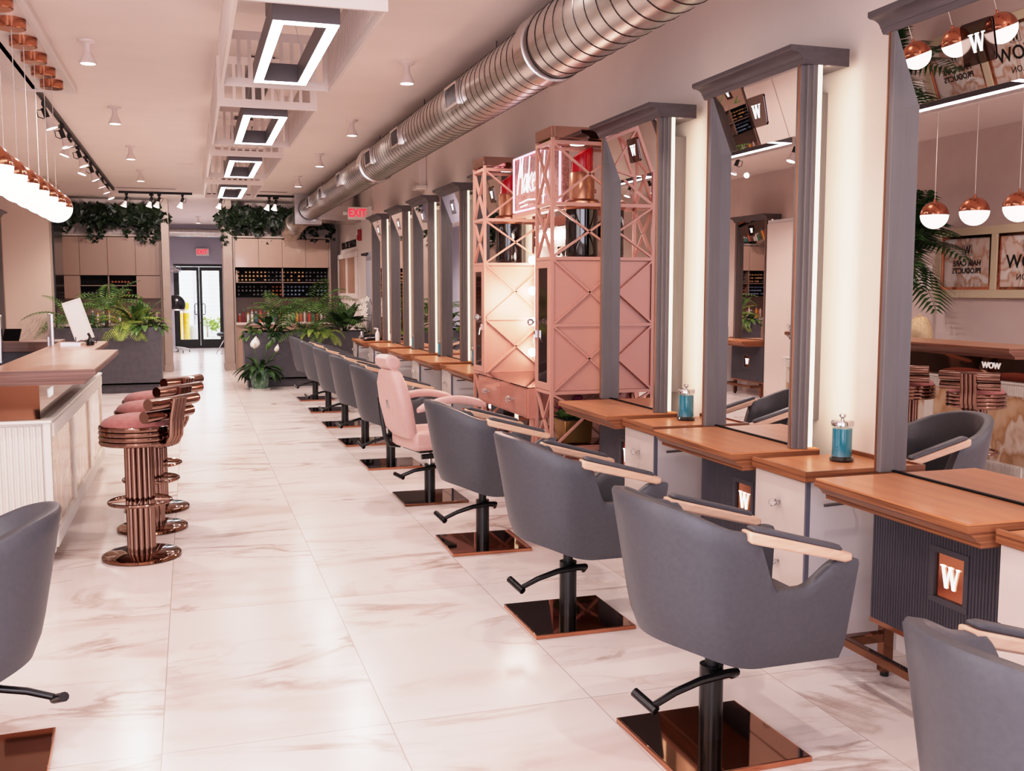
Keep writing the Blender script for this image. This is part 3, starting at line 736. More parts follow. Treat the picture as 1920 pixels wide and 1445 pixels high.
def make_cab():
    t = thing('side_cabinet', 'x', 'cabinet', (0,0,0))
    y0, y1 = -1.325, -0.915; x0 = 2.47-WR
    MB().box(x0+0.018, -0.0, y0, y1, 0.1, 0.788).box(x0+0.06, 0, y0+0.01, y1-0.01, 0.0, 0.1).build('carcass', M_lacqs, t, smooth=0)
    eg = MB().box(x0-0.002, x0+0.018, y0, y0+0.012, 0.1, 0.786).build('edge_strip', M_edge, t, smooth=0)
    tp = MB().box(x0-0.02, 0, y0-0.015, y1+0.0, 0.79, 0.822).build('tray_top', M_topedge, t, smooth=0)
    MB().box(x0-0.008, -0.012, y0-0.003, y1-0.012, 0.822, 0.826).build('tray_surface', M_top, tp, smooth=0)
    MB().box(x0-0.02, 0, y0-0.015, y0-0.003, 0.822, 0.835).box(x0-0.02, x0-0.008, y0-0.003, y1, 0.822, 0.835).box(-0.012, 0, y0-0.003, y1, 0.822, 0.845).build('tray_lip', M_topedge, tp, smooth=0)
    for z0, z1 in ((0.525, 0.782), (0.255, 0.517), (0.105, 0.247)):
        d = MB().box(x0, x0+0.017, y0+0.013, y1-0.002, z0, z1).build('drawer', M_lacq, t, smooth=0, bevel=0.002)
        zk = (z0+z1)/2+0.01; yk = (y0+y1)/2
        MB().cyl((x0-0.02,yk,zk),(x0,yk,zk),0.007,8).ball((x0-0.034,yk,zk),0.02,8,5).build('knob', M_crystal, d, smooth=0)
    MB().tube([(-0.30,y0,0.715),(-0.30,y0-0.05,0.715),(-0.31,y0-0.065,0.712),(-0.325,y0-0.068,0.705),(-0.47,y0-0.068,0.70)], 0.007, 8).build('hanging_hook', M_dkmetal, t)
    return t
def make_jar():
    t = thing('comb_jar', 'x', 'jar', (0,0,0))
    MB().lathe([(0.052,0),(0.055,0.01),(0.05,0.02),(0.001,0.02)], n=24).build('base', M_blacklac, t)
    MB().lathe([(0.046,0.02),(0.047,0.03),(0.047,0.165),(0.044,0.165),(0.044,0.022)], n=24).build('glass', M_jarg, t)
    MB().lathe([(0.001,0.024),(0.0425,0.024),(0.0425,0.15),(0.001,0.15)], n=24).build('liquid', M_blue, t, label='blue disinfectant liquid')
    ld = MB().lathe([(0.05,0.162),(0.051,0.18),(0.046,0.187),(0.008,0.19),(0.008,0.198),(0.016,0.204),(0.014,0.214),(0.001,0.217)], n=24).build('lid', M_chrome, t)
    return t
mir0, top0, cab0, jar0 = make_mirror(), make_top(), make_cab(), make_jar()
ST = [(1.985, 'cut by the right edge'), (3.47, 'nearest the camera'), (4.95, 'second from the camera'), (6.42, 'just before the pink vanity'), (9.58, 'just beyond the pink vanity'),
      (11.06, 'second beyond the pink vanity'), (12.53, 'third beyond the pink vanity'), (14.01, 'last but one of the right wall'), (15.53, 'farthest along the right wall')]
first = True
for i, (y, nm) in enumerate(ST):
    if i > 0:
        lab = f'tall grey framed wall mirror {nm}'
        if i == 1: mir0.location = (WR, y, 0); mir0['label'] = lab; mir0['group'] = 'tall grey framed mirrors'
        else: dup(mir0, (WR, y, 0), None, lab, 'tall grey framed mirrors')
        lab = f'brown wood styling worktop with fluted panel, {nm}'
        if i == 1: top0.location = (WR, y, 0); top0['label'] = lab; top0['group'] = 'wooden styling worktops'
        else: dup(top0, (WR, y, 0), None, lab, 'wooden styling worktops')
CABS = [(3.47, 'ivory drawer cabinet with wooden tray top cut by the right edge'), (4.95, 'ivory drawer cabinet between the two nearest worktops'), (6.42, 'ivory drawer cabinet left of the second nearest mirror'),
        (11.06, 'ivory drawer cabinet between the first two worktops beyond the vanity'), (12.53, 'ivory drawer cabinet second beyond the pink vanity'), (14.01, 'ivory drawer cabinet third beyond the pink vanity'), (15.53, 'ivory drawer cabinet fourth beyond the pink vanity'), (17.0, 'farthest ivory drawer cabinet, under the orchid')]
for i, (y, lab) in enumerate(CABS):
    if i == 0: cab0.location = (WR, y, 0); cab0['label'] = lab; cab0['group'] = 'ivory drawer cabinets'
    else: dup(cab0, (WR, y, 0), None, lab, 'ivory drawer cabinets')
JARS = [(2.80, 3.85, 'blue comb jar left of the nearest mirror'), (2.80, 5.36, 'blue comb jar left of the second nearest mirror'), (2.79, 9.95, 'blue comb jar beside the left side of the pink vanity'), (2.79, 11.43, 'blue comb jar second beyond the pink vanity'), (2.79, 12.9, 'blue comb jar farthest along the right wall')]
for i, (x, y, lab) in enumerate(JARS):
    if i == 0: jar0.location = (x, y, 0.826); jar0['label'] = lab; jar0['group'] = 'blue comb jars'
    else: dup(jar0, (x, y, 0.826), None, lab, 'blue comb jars')
# stations of the left wall (seen in the mirrors)
for y, nm in ((12.97, 'seen in the second mirror'), (15.05, 'behind the bar')):
    dup(mir0, (WL, y, 0), PI, f'tall grey framed mirror on the left wall, {nm}', 'tall grey framed mirrors')
    dup(top0, (WL, y, 0), PI, f'brown worktop on the left wall, {nm}', 'wooden styling worktops')
dup(cab0, (WL, 13.1, 0), PI, 'ivory drawer cabinet on the left wall, seen in the second mirror', 'ivory drawer cabinets')
dup(jar0, (WL+0.19, 14.25, 0.826), None, 'blue comb jar on the left wall cabinet, seen in the second mirror', 'blue comb jars')

# ------------------------------------------------------------------ things lying on the far worktops
t = thing('hair_tool_pile', 'striped black and white hair dryer lying on the farthest worktop', 'hair dryer', (2.55, 15.05, 0.85), 0.5)
MB().tube([(-0.12,0,0.045),(-0.04,0,0.05),(0.06,0,0.05),(0.1,0,0.045)], [0.03,0.042,0.04,0.034], 14).build('barrel', M_black, t)
MB().tube([(0.02,0,0.04),(0.05,-0.08,0.03),(0.06,-0.15,0.025)], 0.02, 10).build('handle', M_alu, t)
MB().tube([(-0.12,0,0.045),(-0.18,0,0.045)], [0.03,0.024], 10).build('nozzle', M_alu, t)
t = thing('hair_straightener', 'slim dark and silver hair straightener on the farthest worktop', 'hair iron', (2.5, 14.83, 0.85), 1.1)
MB().loft([(-0.14,0.14,-0.018,0.018,0.0),(-0.14,0.14,-0.018,0.018,0.022)]).build('lower_arm', M_black, t, bevel=0.004)
MB().loft([(-0.13,0.14,-0.018,0.018,0.03),(-0.13,0.14,-0.018,0.018,0.05)]).box(0.1,0.14,-0.015,0.015,0.02,0.032).build('upper_arm', M_alu, t, bevel=0.004)
t = thing('curling_iron', 'black curling iron with a loose cord on the farthest worktop', 'hair iron', (2.6, 14.85, 0.85), 0.2)
MB().tube([(-0.14,0,0.02),(0.0,0,0.02),(0.16,0,0.016)], [0.018,0.02,0.013], 10).build('handle', M_black, t)
MB().tube([(-0.14,0,0.02),(-0.2,0.05,0.03),(-0.12,0.12,0.06),(0.02,0.1,0.05),(0.1,0.06,0.012)], 0.006, 6).build('cord', M_black, t)
t = thing('spray_can', 'small silver spray can on the farthest cabinet', 'can', (2.58, 15.9, 0.826))
MB().lathe([(0.026,0),(0.026,0.11),(0.018,0.125),(0.001,0.126)], n=16).build('body', M_alu, t); MB().lathe([(0.015,0.126),(0.014,0.15),(0.001,0.152)], n=12).build('cap', M_black, t)
t = thing('pump_bottle', 'black pump bottle beside the orchid on the farthest cabinet', 'bottle', (2.62, 15.78, 0.826))
MB().lathe([(0.03,0),(0.03,0.12),(0.012,0.14),(0.012,0.155),(0.001,0.156)], n=16).build('body', M_black, t); MB().tube([(0,0,0.155),(0,0,0.18),(-0.03,0,0.178)], 0.006, 8).build('pump', M_black, t)
t = thing('spray_bottle', 'white spray bottle by the farthest mirror', 'bottle', (2.62, 14.72, 0.85))
MB().lathe([(0.032,0),(0.034,0.1),(0.02,0.14),(0.012,0.15),(0.012,0.17),(0.001,0.171)], n=16).build('body', M_white, t); MB().tube([(0.01,0,0.175),(-0.05,0,0.185)], 0.012, 8).build('trigger_head', M_white, t)
t = thing('power_cord', 'black cord drooping in front of the far drawer cabinet', 'cord', (2.4, 15.2, 0))
MB().tube([(0.06,-0.3,0.86),(-0.03,-0.32,0.84),(-0.06,-0.34,0.6),(0.03,-0.4,0.45),(0.075,-0.2,0.5)], 0.006, 6).build('cable', M_black, t)
#PART4
# ------------------------------------------------------------------ pink make-up vanity
VX = 2.366
t = thing('makeup_vanity', 'pink make-up vanity with two lattice towers and bulb lit mirror', 'vanity', (2.7, 7.53, 0))
OX, OY = -2.7, -7.53
def V(x, y, z): return (x+OX, y+OY, z)
TW = ((6.53, 6.868), (8.187, 8.527))
ps = 0.022
for ti, (ya, yb) in enumerate(TW):
    f = MB(); xb = 2.93
    P = [(VX, ya), (VX, yb-ps), (xb-ps, ya), (xb-ps, yb-ps)]
    for x, y in P: f.box(x+OX, x+ps+OX, y+OY, y+ps+OY, 0, 2.63)
    for z in (0.487, 0.885, 1.815, 2.185, 2.60):
        h = 0.024
        f.box(VX+ps+OX, xb-ps+OX, ya+OY, ya+ps+OY, z-h/2, z+h/2); f.box(VX+ps+OX, xb-ps+OX, yb-ps+OY, yb+OY, z-h/2, z+h/2)
        f.box(VX+OX, VX+ps+OX, ya+ps+OY, yb-ps+OY, z-h/2, z+h/2); f.box(xb-ps+OX, xb+OX, ya+ps+OY, yb-ps+OY, z-h/2, z+h/2)
    fr = f.build('tower_frame', M_pink, t, smooth=0)
    L = MB()
    def X(p, q, r, s, w=0.021): L.bar(p, q, w, 0.014); L.bar(r, s, w, 0.013)
    for z0, z1 in ((1.83, 2.172), (2.199, 2.588)):
        X(V(VX+0.012,ya+ps,z0), V(VX+0.012,yb-ps,z1), V(VX+0.012,ya+ps,z1), V(VX+0.012,yb-ps,z0))
    X(V(VX+0.012,ya+ps,0.87), V(VX+0.012,yb-ps,0.50), V(VX+0.012,ya+ps,0.50), V(VX+0.012,yb-ps,0.87))
    L.build('front_lattice', M_pink, fr, smooth=0)
    for y in (ya+0.012, yb-0.012):
        L = MB()
        for z0, z1 in ((1.83, 2.172), (2.199, 2.588)) if y < ya+0.05 else (): X(V(VX+ps,y,z0), V(xb-ps,y,z1), V(VX+ps,y,z1), V(xb-ps,y,z0))
        if L.v: L.build('upper_lattice', M_pink, fr, smooth=0)
        L = MB()
        xm = (VX+xb)/2
        X(V(VX+ps,y,0.50), V(xm,y,0.73), V(xm,y,0.73), V(xb-ps,y,0.50))
        X(V(VX+ps,y,0.87), V(xm-0.02,y,0.74), V(xb-ps,y,0.87), V(xm+0.02,y,0.74))
        L.build('middle_lattice', M_pink, fr, smooth=0); L = MB()
        X(V(VX+ps,y,0.06), V(xm,y,0.46), V(xm,y,0.46), V(xb-ps,y,0.06))
        L.build('lower_lattice', M_pink, fr, smooth=0)
    pn = MB()
    for y in (ya+0.012, yb-0.02): pn.box(VX+ps+OX, xb-ps+OX, y+OY, y+0.008+OY, 0.899, 1.80)
    pn.box(xb-0.012+OX, xb-0.004+OX, ya+OY, yb+OY, 0.5, 1.80)
    pp = pn.build('side_panels', M_pink, t, smooth=0)
    for y in (ya+0.005, yb-0.005):
        L = MB()
        for z0, z1 in ((0.90, 1.343), (1.369, 1.80)): X(V(VX+ps,y,z0), V(xb-ps,y,z1), V(VX+ps,y,z1), V(xb-ps,y,z0), 0.032)
        L.box(VX+ps+OX, xb-ps+OX, y-0.01+OY, y+0.01+OY, 1.345, 1.367)
        L.build('cross_moulding', M_pink, pp, smooth=0)
    sh = MB()
    for z in (0.50, 0.885, 1.822): sh.box(VX+ps+OX, xb-ps+OX, ya+ps+OY, yb-ps+OY, z-0.006, z+0.006)
    sh.build('shelves', M_bronze if False else M_pink, t, smooth=0)
    MB().box(VX+ps+OX, xb-ps+OX, ya+ps+OY, yb-ps+OY, 0.506, 0.512).build('mirror_shelf', M_bronze, t, smooth=0, label='bronze mirrored shelf')
    d = MB().frame(V(VX-0.004, ya+0.02, 0.90), (0,1,0), (0,0,1), yb-ya-0.04, 0.90, 0.05, (0.018,0,0)).build('glass_door', M_pink, t, smooth=0, bevel=0.002, label='narrow pink framed door with dark glass')
    MB().box(VX+0.002+OX, VX+0.008+OX, ya+0.06+OY, yb-0.06+OY, 0.94, 1.76).build('door_glass', M_darkglass, d, smooth=0)
    yk = yb-0.05 if ti == 0 else ya+0.05
    MB().cyl(V(VX-0.04,yk,1.37), V(VX,yk,1.37), 0.008, 8).ball(V(VX-0.05,yk,1.37), 0.027, 8, 5).build('crystal_knob', M_crystal, d, smooth=0)
    MB().box(VX-0.02+OX, VX-0.004+OX, yk-0.012+OY, yk+0.012+OY, 1.26, 1.31).tube([V(VX-0.02,yk,1.28), V(VX-0.03,yk,1.22)], 0.006, 6).build('lock_key', M_chrome, d, smooth=0)
    cpm = MB().frame(V(VX, ya, 2.63), (0,1,0), (1,0,0), yb-ya, xb-VX, 0.022, (0,0,0.075)).box(VX+0.02+OX, xb-0.02+OX, ya+0.02+OY, yb-0.02+OY, 2.615, 2.63).build('tower_cap', M_rosem, t, smooth=0, bevel=0.002, label='rose mirrored tower cap')
    MB().lathe([(0.001,2.608),(0.05,2.608),(0.055,2.615)], V(2.62,(ya+yb)/2,0), 20).build('downlight', M_bulb, cpm)
# drawer unit between the towers
y0, y1 = 6.868, 8.187
MB().box(2.315+OX, 2.93+OX, y0+OY, y1+OY, 0.668, 0.888).build('drawer_box', M_pinkg, t, smooth=0, bevel=0.003)
dd = []
for ya, yb in ((y0+0.03, 7.52), (7.54, y1-0.03)):
    d = MB().box(2.307+OX, 2.315+OX, ya+OY, yb+OY, 0.685, 0.872).build('drawer', M_pinkg, t, smooth=0, bevel=0.002)
    for yk in ((ya+yb)/2,):
        MB().cyl(V(2.28,yk,0.778), V(2.31,yk,0.778), 0.008, 8).ball(V(2.268,yk,0.778), 0.026, 8, 5).build('crystal_knob', M_crystal, d, smooth=0)
MB().box(2.31+OX, 2.93+OX, y0+0.002+OY, y1-0.002+OY, 0.888, 0.896).build('glass_top', M_bronze, t, smooth=0, label='dark edged bronze mirrored top')
lg = MB()
for y in (y0+0.02, y1-0.05):
    lg.box(2.34+OX, 2.37+OX, y+OY, y+0.03+OY, 0, 0.668); lg.box(2.89+OX, 2.92+OX, y+OY, y+0.03+OY, 0, 0.668)
lg.box(2.34+OX, 2.92+OX, y0+0.02+OY, y1-0.02+OY, 0.33, 0.35)
lg.build('lower_frame', M_pink, t, smooth=0)
MB().cyl(V(2.6,8.02,0.35), V(2.6,8.02,0.66), 0.016, 10).build('leg_light', M_strip, t)
# mirror with bulbs
MB().box(2.90+OX, 2.93+OX, y0+0.0+OY, y1+OY, 0.896, 2.2).build('back_panel', M_pink, t, smooth=0)
MB().box(2.885+OX, 2.90+OX, 7.04+OY, 8.02+OY, 1.0, 2.12).build('mirror_pane', M_mirror, t, smooth=0)
fr = MB().box(2.80+OX, 2.90+OX, 8.04+OY, 8.15+OY, 0.99, 2.14).box(2.80+OX, 2.90+OX, 6.90+OY, 7.01+OY, 0.99, 2.14).box(2.80+OX, 2.90+OX, 6.90+OY, 8.15+OY, 1.96, 2.10).build('light_frame', M_white, t, smooth=0, bevel=0.004)
for y in (8.095, 6.955):
    for z in (1.07, 1.33, 1.59, 1.85):
        MB().ball(V(2.765,y,z), 0.036, 14, 8).build('bulb', M_vbulb, fr)
for k in range(5):
    MB().ball(V(2.765,7.16+0.19*k,2.03), 0.036, 14, 8).build('bulb', M_vbulb, fr)
def lipstick(x, y, lab):
    t = thing('giant_lipstick', lab, 'lipstick', (x, y, 1.828), group='giant lipsticks')
    MB().lathe([(0.112,0),(0.115,0.01),(0.115,0.33),(0.11,0.335),(0.001,0.336)], n=36).build('base_tube', M_blacklac, t)
    MB().lathe([(0.112,0.33),(0.126,0.345),(0.126,0.385),(0.11,0.402),(0.09,0.405)], n=36).build('collar', M_coppers, t)
    MB().lathe([(0.088,0.40),(0.088,0.585),(0.084,0.59),(0.001,0.59)], n=36).build('sleeve', M_sleeve, t)
    b = MB(); rows = []
    n = 32
    for z in (0.585, 0.66): rows.append([(0.078*math.cos(2*PI*j/n), 0.078*math.sin(2*PI*j/n), z) for j in range(n)])
    for k, r in ((0, 0.078), (1, 0.07), (2, 0.03), (3, 0.002)):
        row = []
        for j in range(n):
            c, s = math.cos(2*PI*j/n), math.sin(2*PI*j/n)
            x_, y_ = r*c, r*s; row.append((x_, y_, 0.715 + 0.65*x_ + 0.02*(k > 0) - 0.012*(1 if k == 0 else 0)))
        rows.append(row)
    b.grid(rows, True).build('bullet', M_red, t, smooth=50, label='glossy red slanted bullet')
lipstick(2.655, 6.70, 'giant red lipstick in the nearer pink tower')
lipstick(2.64, 8.357, 'giant red lipstick in the farther pink tower')
# neon sign
t = thing('neon_sign', 'pink and white neon sign on a patterned board between the pink towers', 'neon sign', (2.6, 7.5, 2.22))
MB().box(0.0, 0.05, -0.56, 0.56, 0.0, 0.46).build('backboard', M_mosaic, t, bevel=0.004)
MB().box(-0.02, 0.06, -0.57, 0.57, -0.03, 0.0).box(0.05, 0.33, -0.4, -0.37, 0.1, 0.13).box(0.05, 0.33, 0.37, 0.4, 0.1, 0.13).build('mounting_ledge', M_pink, t)
MB().tube([(-0.015,-0.545,0.015),(-0.015,0.545,0.015),(-0.015,0.545,0.445),(-0.015,-0.545,0.445)], 0.009, 8, closed=True).build('neon_border', M_neonp, t, smooth=0)
# hand written words, one neon stroke per letter group
def strokes(paths, sc, oy, oz):
    mb = MB()
    for p in paths: mb.tube([(-0.02, oy - x*sc, oz + z*sc) for x, z in p], 0.005, 6)
    return mb
Wd = []
def add(dx, paths):
    for p in paths: Wd.append([(x+dx + 0.18*z, z) for x, z in p])
add(0, [[(0,0),(0.05,0.5),(0.1,1.0),(0.2,0.45),(0.32,1.0),(0.36,0.5),(0.42,0)]])
add(0.5, [[(0.28,0.42),(0.14,0.5),(0.02,0.3),(0.1,0.02),(0.24,0.16),(0.3,0.5),(0.3,0.1),(0.38,0)]])
add(0.92, [[(0.0,0.0),(0.0,0.55),(0.0,0.95)],[(0.28,0.5),(0.02,0.22),(0.3,0.0)]])
add(1.26, [[(0.02,0.25),(0.26,0.28),(0.2,0.48),(0.06,0.42),(0.02,0.2),(0.12,0.0),(0.32,0.08)]])
add(1.78, [[(0.0,0.98),(0.0,0.3),(0.1,0.02),(0.26,0.1),(0.34,0.5),(0.36,1.0)]])
add(2.24, [[(0.0,-0.4),(0.0,0.1),(0.02,0.5)],[(0.02,0.4),(0.16,0.52),(0.27,0.3),(0.18,0.02),(0.02,0.1)]])
strokes(Wd, 0.29, 0.44, 0.15).build('neon_lettering', M_neonw, t, smooth=0, label='white neon words Make Up')
strokes([[(0.2,-0.25),(0.9,-0.2),(1.6,-0.24),(2.3,-0.18)],[(0.3,-0.36),(0.9,-0.33)]], 0.29, 0.44, 0.15).build('neon_underline', M_neonw, t, smooth=0)
# flower pot in the near tower, box beside it
t = thing('flower_pot', 'square gold flower pot with leaves inside the near pink tower', 'flower pot', (2.60, 6.70, 0.513))
MB().loft([(-0.1,0.1,-0.1,0.1,0),(-0.11,0.11,-0.11,0.11,0.17)]).build('pot', M_gold, t, bevel=0.008)
MB().box(-0.112,0.112,-0.112,0.112,0.165,0.175).build('rim', M_track, t)
fl = MB()
for k in range(46):
    a = random.uniform(0, 2*PI); e = random.uniform(0.2, 1.3); L_ = random.uniform(0.08, 0.2)
    p = Vector((random.uniform(-0.06,0.06)-0.03, random.uniform(-0.06,0.06), 0.17)); d = Vector((math.cos(a)*math.cos(e), math.sin(a)*math.cos(e), math.sin(e)))
    w = d.cross(Vector((0,0,1))).normalized()*0.035; q = p+d*L_*0.5
    fl.add([p, q+w, p+d*L_-Vector((0,0,0.02)), q-w], [(0,1,2,3)])
fl.build('leaves', M_green, t, smooth=0)
bl = MB()
for c in ((-0.08,0.05,0.25),(0.02,-0.06,0.29),(0.05,0.04,0.31)):
    for k in range(7): bl.ball((c[0]+0.02*math.cos(k),c[1]+0.02*math.sin(k),c[2]), 0.02, 8, 4)
bl.build('blossoms', mat('plum_blossom', '6E1438', 0.5), t)
t = thing('white_box', 'white box standing on the low shelf under the vanity drawers', 'box', (2.62, 7.15, 0.351))
MB().box(-0.1,0.1,-0.12,0.12,0,0.2).build('body', M_white, t, bevel=0.004); MB().box(-0.104,0.104,-0.124,0.124,0.15,0.204).build('lid', M_white, t, bevel=0.004)
t = thing('wicker_basket', 'dark basket of make-up things under the vanity drawers', 'basket', (2.6, 7.6, 0.351))
MB().lathe([(0.11,0),(0.14,0.14),(0.13,0.14),(0.1,0.01),(0.001,0.01)], n=24).build('basket_body', M_topedge, t)
MB().tube([(0,-0.13,0.13),(0,-0.09,0.22),(0,0.09,0.22),(0,0.13,0.13)], 0.008, 8).build('handle', M_topedge, t)

# ------------------------------------------------------------------ ceiling fixtures
def make_cage():
    t = thing('slatted_light_cage', 'x', 'light cage', (0,0,0))
    W, L, z0, z1 = 0.70, 2.03, 2.9, 3.25
    def panel(axis, a0, a1, pos, n, nm):
        b = MB(); th = 0.018
        def bx(u0, u1, w0, w1):
            if axis == 'x': b.box(u0, u1, pos, pos+th, w0, w1)
            else: b.box(pos, pos+th, u0, u1, w0, w1)
        bx(a0, a1, z0, z0+0.055); bx(a0, a1, z1-0.055, z1); bx(a0, a0+0.05, z0+0.055, z1-0.055); bx(a1-0.05, a1, z0+0.055, z1-0.055)
        w = (a1-a0-0.1)/n
        for i in range(1, n): bx(a0+0.05+w*i-0.011, a0+0.05+w*i+0.011, z0+0.055, z1-0.055)
        b.build(nm, M_cage, t, smooth=0)
    panel('x', -W/2, W/2, -L/2, 9, 'end_panel'); panel('x', -W/2, W/2, L/2-0.018, 9, 'end_panel')
    panel('y', -L/2+0.018, L/2-0.018, -W/2, 36, 'side_panel'); panel('y', -L/2+0.018, L/2-0.018, W/2-0.018, 36, 'side_panel')
    s = MB()
    for x in (-W/2+0.03, W/2-0.03):
        for y in (-L/2+0.04, L/2-0.04): s.box(x-0.015, x+0.015, y-0.015, y+0.015, z1-0.05, H)
    s.build('hanging_stub', M_cage, t, smooth=0)
    return t
def make_ring():
    t = thing('ring_pendant', 'x', 'pendant light', (0,0,0))
    W, L, z = 0.325, 1.52, 2.885
    MB().frame((-W/2,-L/2,z+0.002), (1,0,0), (0,1,0), W, L, 0.06, (0,0,0.11)).build('housing', M_dkmetal, t, smooth=0, bevel=0.002)
    MB().frame((-W/2+0.004,-L/2+0.004,z-0.003), (1,0,0), (0,1,0), W-0.008, L-0.008, 0.052, (0,0,0.005)).build('diffuser', M_led, t, smooth=0, label='white glowing diffuser ring')
    MB().box(-0.09,0.09,-0.62,0.62,H-0.1,H-0.0).build('ceiling_box', M_dkmetal, t, smooth=0, bevel=0.003)
    w = MB()
    for x, y in ((-0.13,-0.55),(0.13,-0.55),(-0.13,0.55),(0.13,0.55)): w.cyl((x,y,z+0.1),(x*0.5,y,H-0.09),0.002,5)
    w.build('wires', M_alu, t)
    return t
cg, rg = make_cage(), make_ring()
nm = ['nearest the camera', 'second from the camera', 'third from the camera', 'farthest from the camera']
for i in range(4):
    cy = 4.82 + 2.77*i + 1.015
    for proto, l, g in ((cg, 'white slatted ceiling cage around a ring light, ', 'slatted ceiling cages'), (rg, 'rectangular glowing ring light hung in a white cage, ', 'rectangular ring lights')):
        if i == 0: proto.location = (0.578, cy, 0); proto['label'] = l+nm[i]; proto['group'] = g
        else: dup(proto, (0.578, cy, 0), None, l+nm[i], g)
def make_lamp():
    t = thing('ceiling_lamp', 'x', 'ceiling lamp', (0,0,H))
    MB().lathe([(0.062,0),(0.06,-0.012),(0.035,-0.018),(0.024,-0.024),(0.023,-0.05),(0.027,-0.06),(0.027,-0.085),(0.034,-0.095),(0.045,-0.12),(0.06,-0.15),(0.061,-0.158),(0.05,-0.16)], n=24).build('lamp_body', M_lampw, t)
    MB().lathe([(0.001,-0.164),(0.05,-0.16),(0.055,-0.157)], n=24).build('bulb_face', M_bulb, t)
    return t
lp = make_lamp(); n = 0
ords = ['nearest', 'second', 'third', 'farthest']
for side, x, ys in (('left', -0.637, (7.87, 10.6, 13.38, 16.0)), ('right', 1.655, (7.87, 10.65, 13.4, 16.1))):
    for k, y in enumerate(ys):
        lab = f'white flared ceiling lamp, {ords[k]} of the {side} row'
        if n == 0: lp.location = (x, y, H); lp['label'] = lab; lp['group'] = 'flared ceiling lamps'
        else: dup(lp, (x, y, H), None, lab, 'flared ceiling lamps')
        n += 1
dup(lp, (0.25, 25.6, H), None, 'white flared ceiling lamp in the back room', 'flared ceiling lamps')
# track lighting
def track(x0, y0, x1, y1, lab):
    t = thing('track_rail', lab, 'track rail', (x0, y0, H))
    d = Vector((x1-x0, y1-y0, 0))
    MB().bar((0,0,-0.02), d+Vector((0,0,-0.02)), 0.036, 0.04).build('rail', M_track, t, smooth=0)
    return t
track(-1.22, 5.0, -1.20, 18.9, 'black track rail running along the left ceiling')
track(-1.15, 19.4, 0.1, 19.4, 'black track rail across the ceiling before the left ivy')
track(0.35, 19.4, 1.88, 19.4, 'black track rail across the ceiling before the right ivy')
def make_head():
    t = thing('track_spot', 'x', 'spotlight', (0,0,0))
    MB().box(-0.02,0.02,-0.05,0.05,-0.075,-0.04).cyl((0,0,-0.075),(0.0,0,-0.11),0.014,8).build('track_adapter', M_track, t)
    M = Matrix.Translation((0,0,-0.12)) @ Matrix.Rotation(0.35, 4, 'Y')
    MB().lathe([(0.024,0.03),(0.026,-0.06),(0.001,-0.062)], n=14, M=M).tube([M @ Vector(p) for p in ((0.02,0.0,0.02),(0.06,0,0.03),(0.07,0,-0.03),(0.03,0,-0.06))], 0.005, 6).build('socket', M_track, t)
    MB().lathe([(0.026,-0.06),(0.03,-0.085),(0.045,-0.13),(0.058,-0.16),(0.05,-0.163)], n=20, M=M).build('lamp_body', M_lampw, t)
    MB().lathe([(0.001,-0.166),(0.05,-0.163),(0.055,-0.16)], n=20, M=M).build('bulb_face', M_bulb, t)
    return t
hd0 = make_head(); G = 'spotlights on the black tracks'
L_ = [(-1.22, y, r, f'white spotlight on the left track, number {w} from the front') for y, r, w in ((10.3, PI, 'one'), (11.6, PI+0.3, 'two'), (12.3, 0.2, 'three'), (13.3, PI-0.2, 'four'), (14.2, 0.4, 'five'), (14.9, PI, 'six'), (15.9, PI+0.2, 'seven'), (16.8, PI, 'eight'), (17.8, PI-0.3, 'nine'))]
L_ += [(-1.02, 19.4, 0.2, 'leftmost white spotlight before the left ivy'), (-0.60, 19.4, -0.4, 'left one of the paired spotlights before the left ivy'), (-0.47, 19.4, 0.3, 'right one of the paired spotlights before the left ivy'), (-0.07, 19.4, 0.1, 'rightmost white spotlight before the left ivy, near the passage')]
L_ += [(0.60, 19.4, -0.3, 'white spotlight right of the passage'), (1.46, 19.4, 0.1, 'left one of the paired spotlights before the right ivy'), (1.58, 19.4, 0.8, 'right one of the paired spotlights before the right ivy')]
words = ['first', 'second', 'third', 'fourth', 'fifth', 'sixth', 'seventh', 'eighth', 'ninth']
for i, (x, y, r, lab) in enumerate(L_):
    if i < 9: lab = f'{words[i]} white spotlight from the front on the left track'
    if i == 0: hd0.location = (x, y, H); hd0.rotation_euler = (0,0,r); hd0['label'] = lab; hd0['group'] = G
    else: dup(hd0, (x, y, H), r, lab, G)
# ceiling panel with mouldings and globe pendants
t = thing('ceiling_panel', 'white moulded ceiling panel carrying the globe pendants', 'ceiling panel', (-1.13, 7.2, H))
MB().box(-0.24,0.24,-2.6,2.49,-0.04,0).build('board', M_white, t, smooth=0)
MB().frame((-0.25,-2.61,-0.055), (1,0,0), (0,1,0), 0.5, 5.11, 0.035, (0,0,0.055)).frame((-0.215,-2.575,-0.05), (1,0,0), (0,1,0), 0.43, 5.04, 0.02, (0,0,0.05)).build('moulding', M_white, t, smooth=0, bevel=0.004)
def make_globe():
    t = thing('globe_pendant', 'x', 'pendant light', (0,0,H))
    MB().lathe([(0.001,-0.04),(0.088,-0.04),(0.088,-0.10),(0.083,-0.105),(0.001,-0.105)], n=32).build('canopy', M_copper, t)
    MB().cyl((0,0,-0.1),(0,0,-0.955),0.0028,6).build('cord', M_cage, t)
    MB().ball((0,0,-1.07), 0.125, 32, 10, 0.0, 1).lathe([(0.012,-0.95),(0.012,-0.93),(0.004,-0.92)], n=10).build('copper_cap', M_copper, t, smooth=60)
    MB().ball((0,0,-1.07), 0.1235, 32, 10, -1, 0.0).build('opal_bowl', M_globe, t, smooth=60)
    return t
gl = make_globe(); G = 'copper and opal globe pendants over the bar'
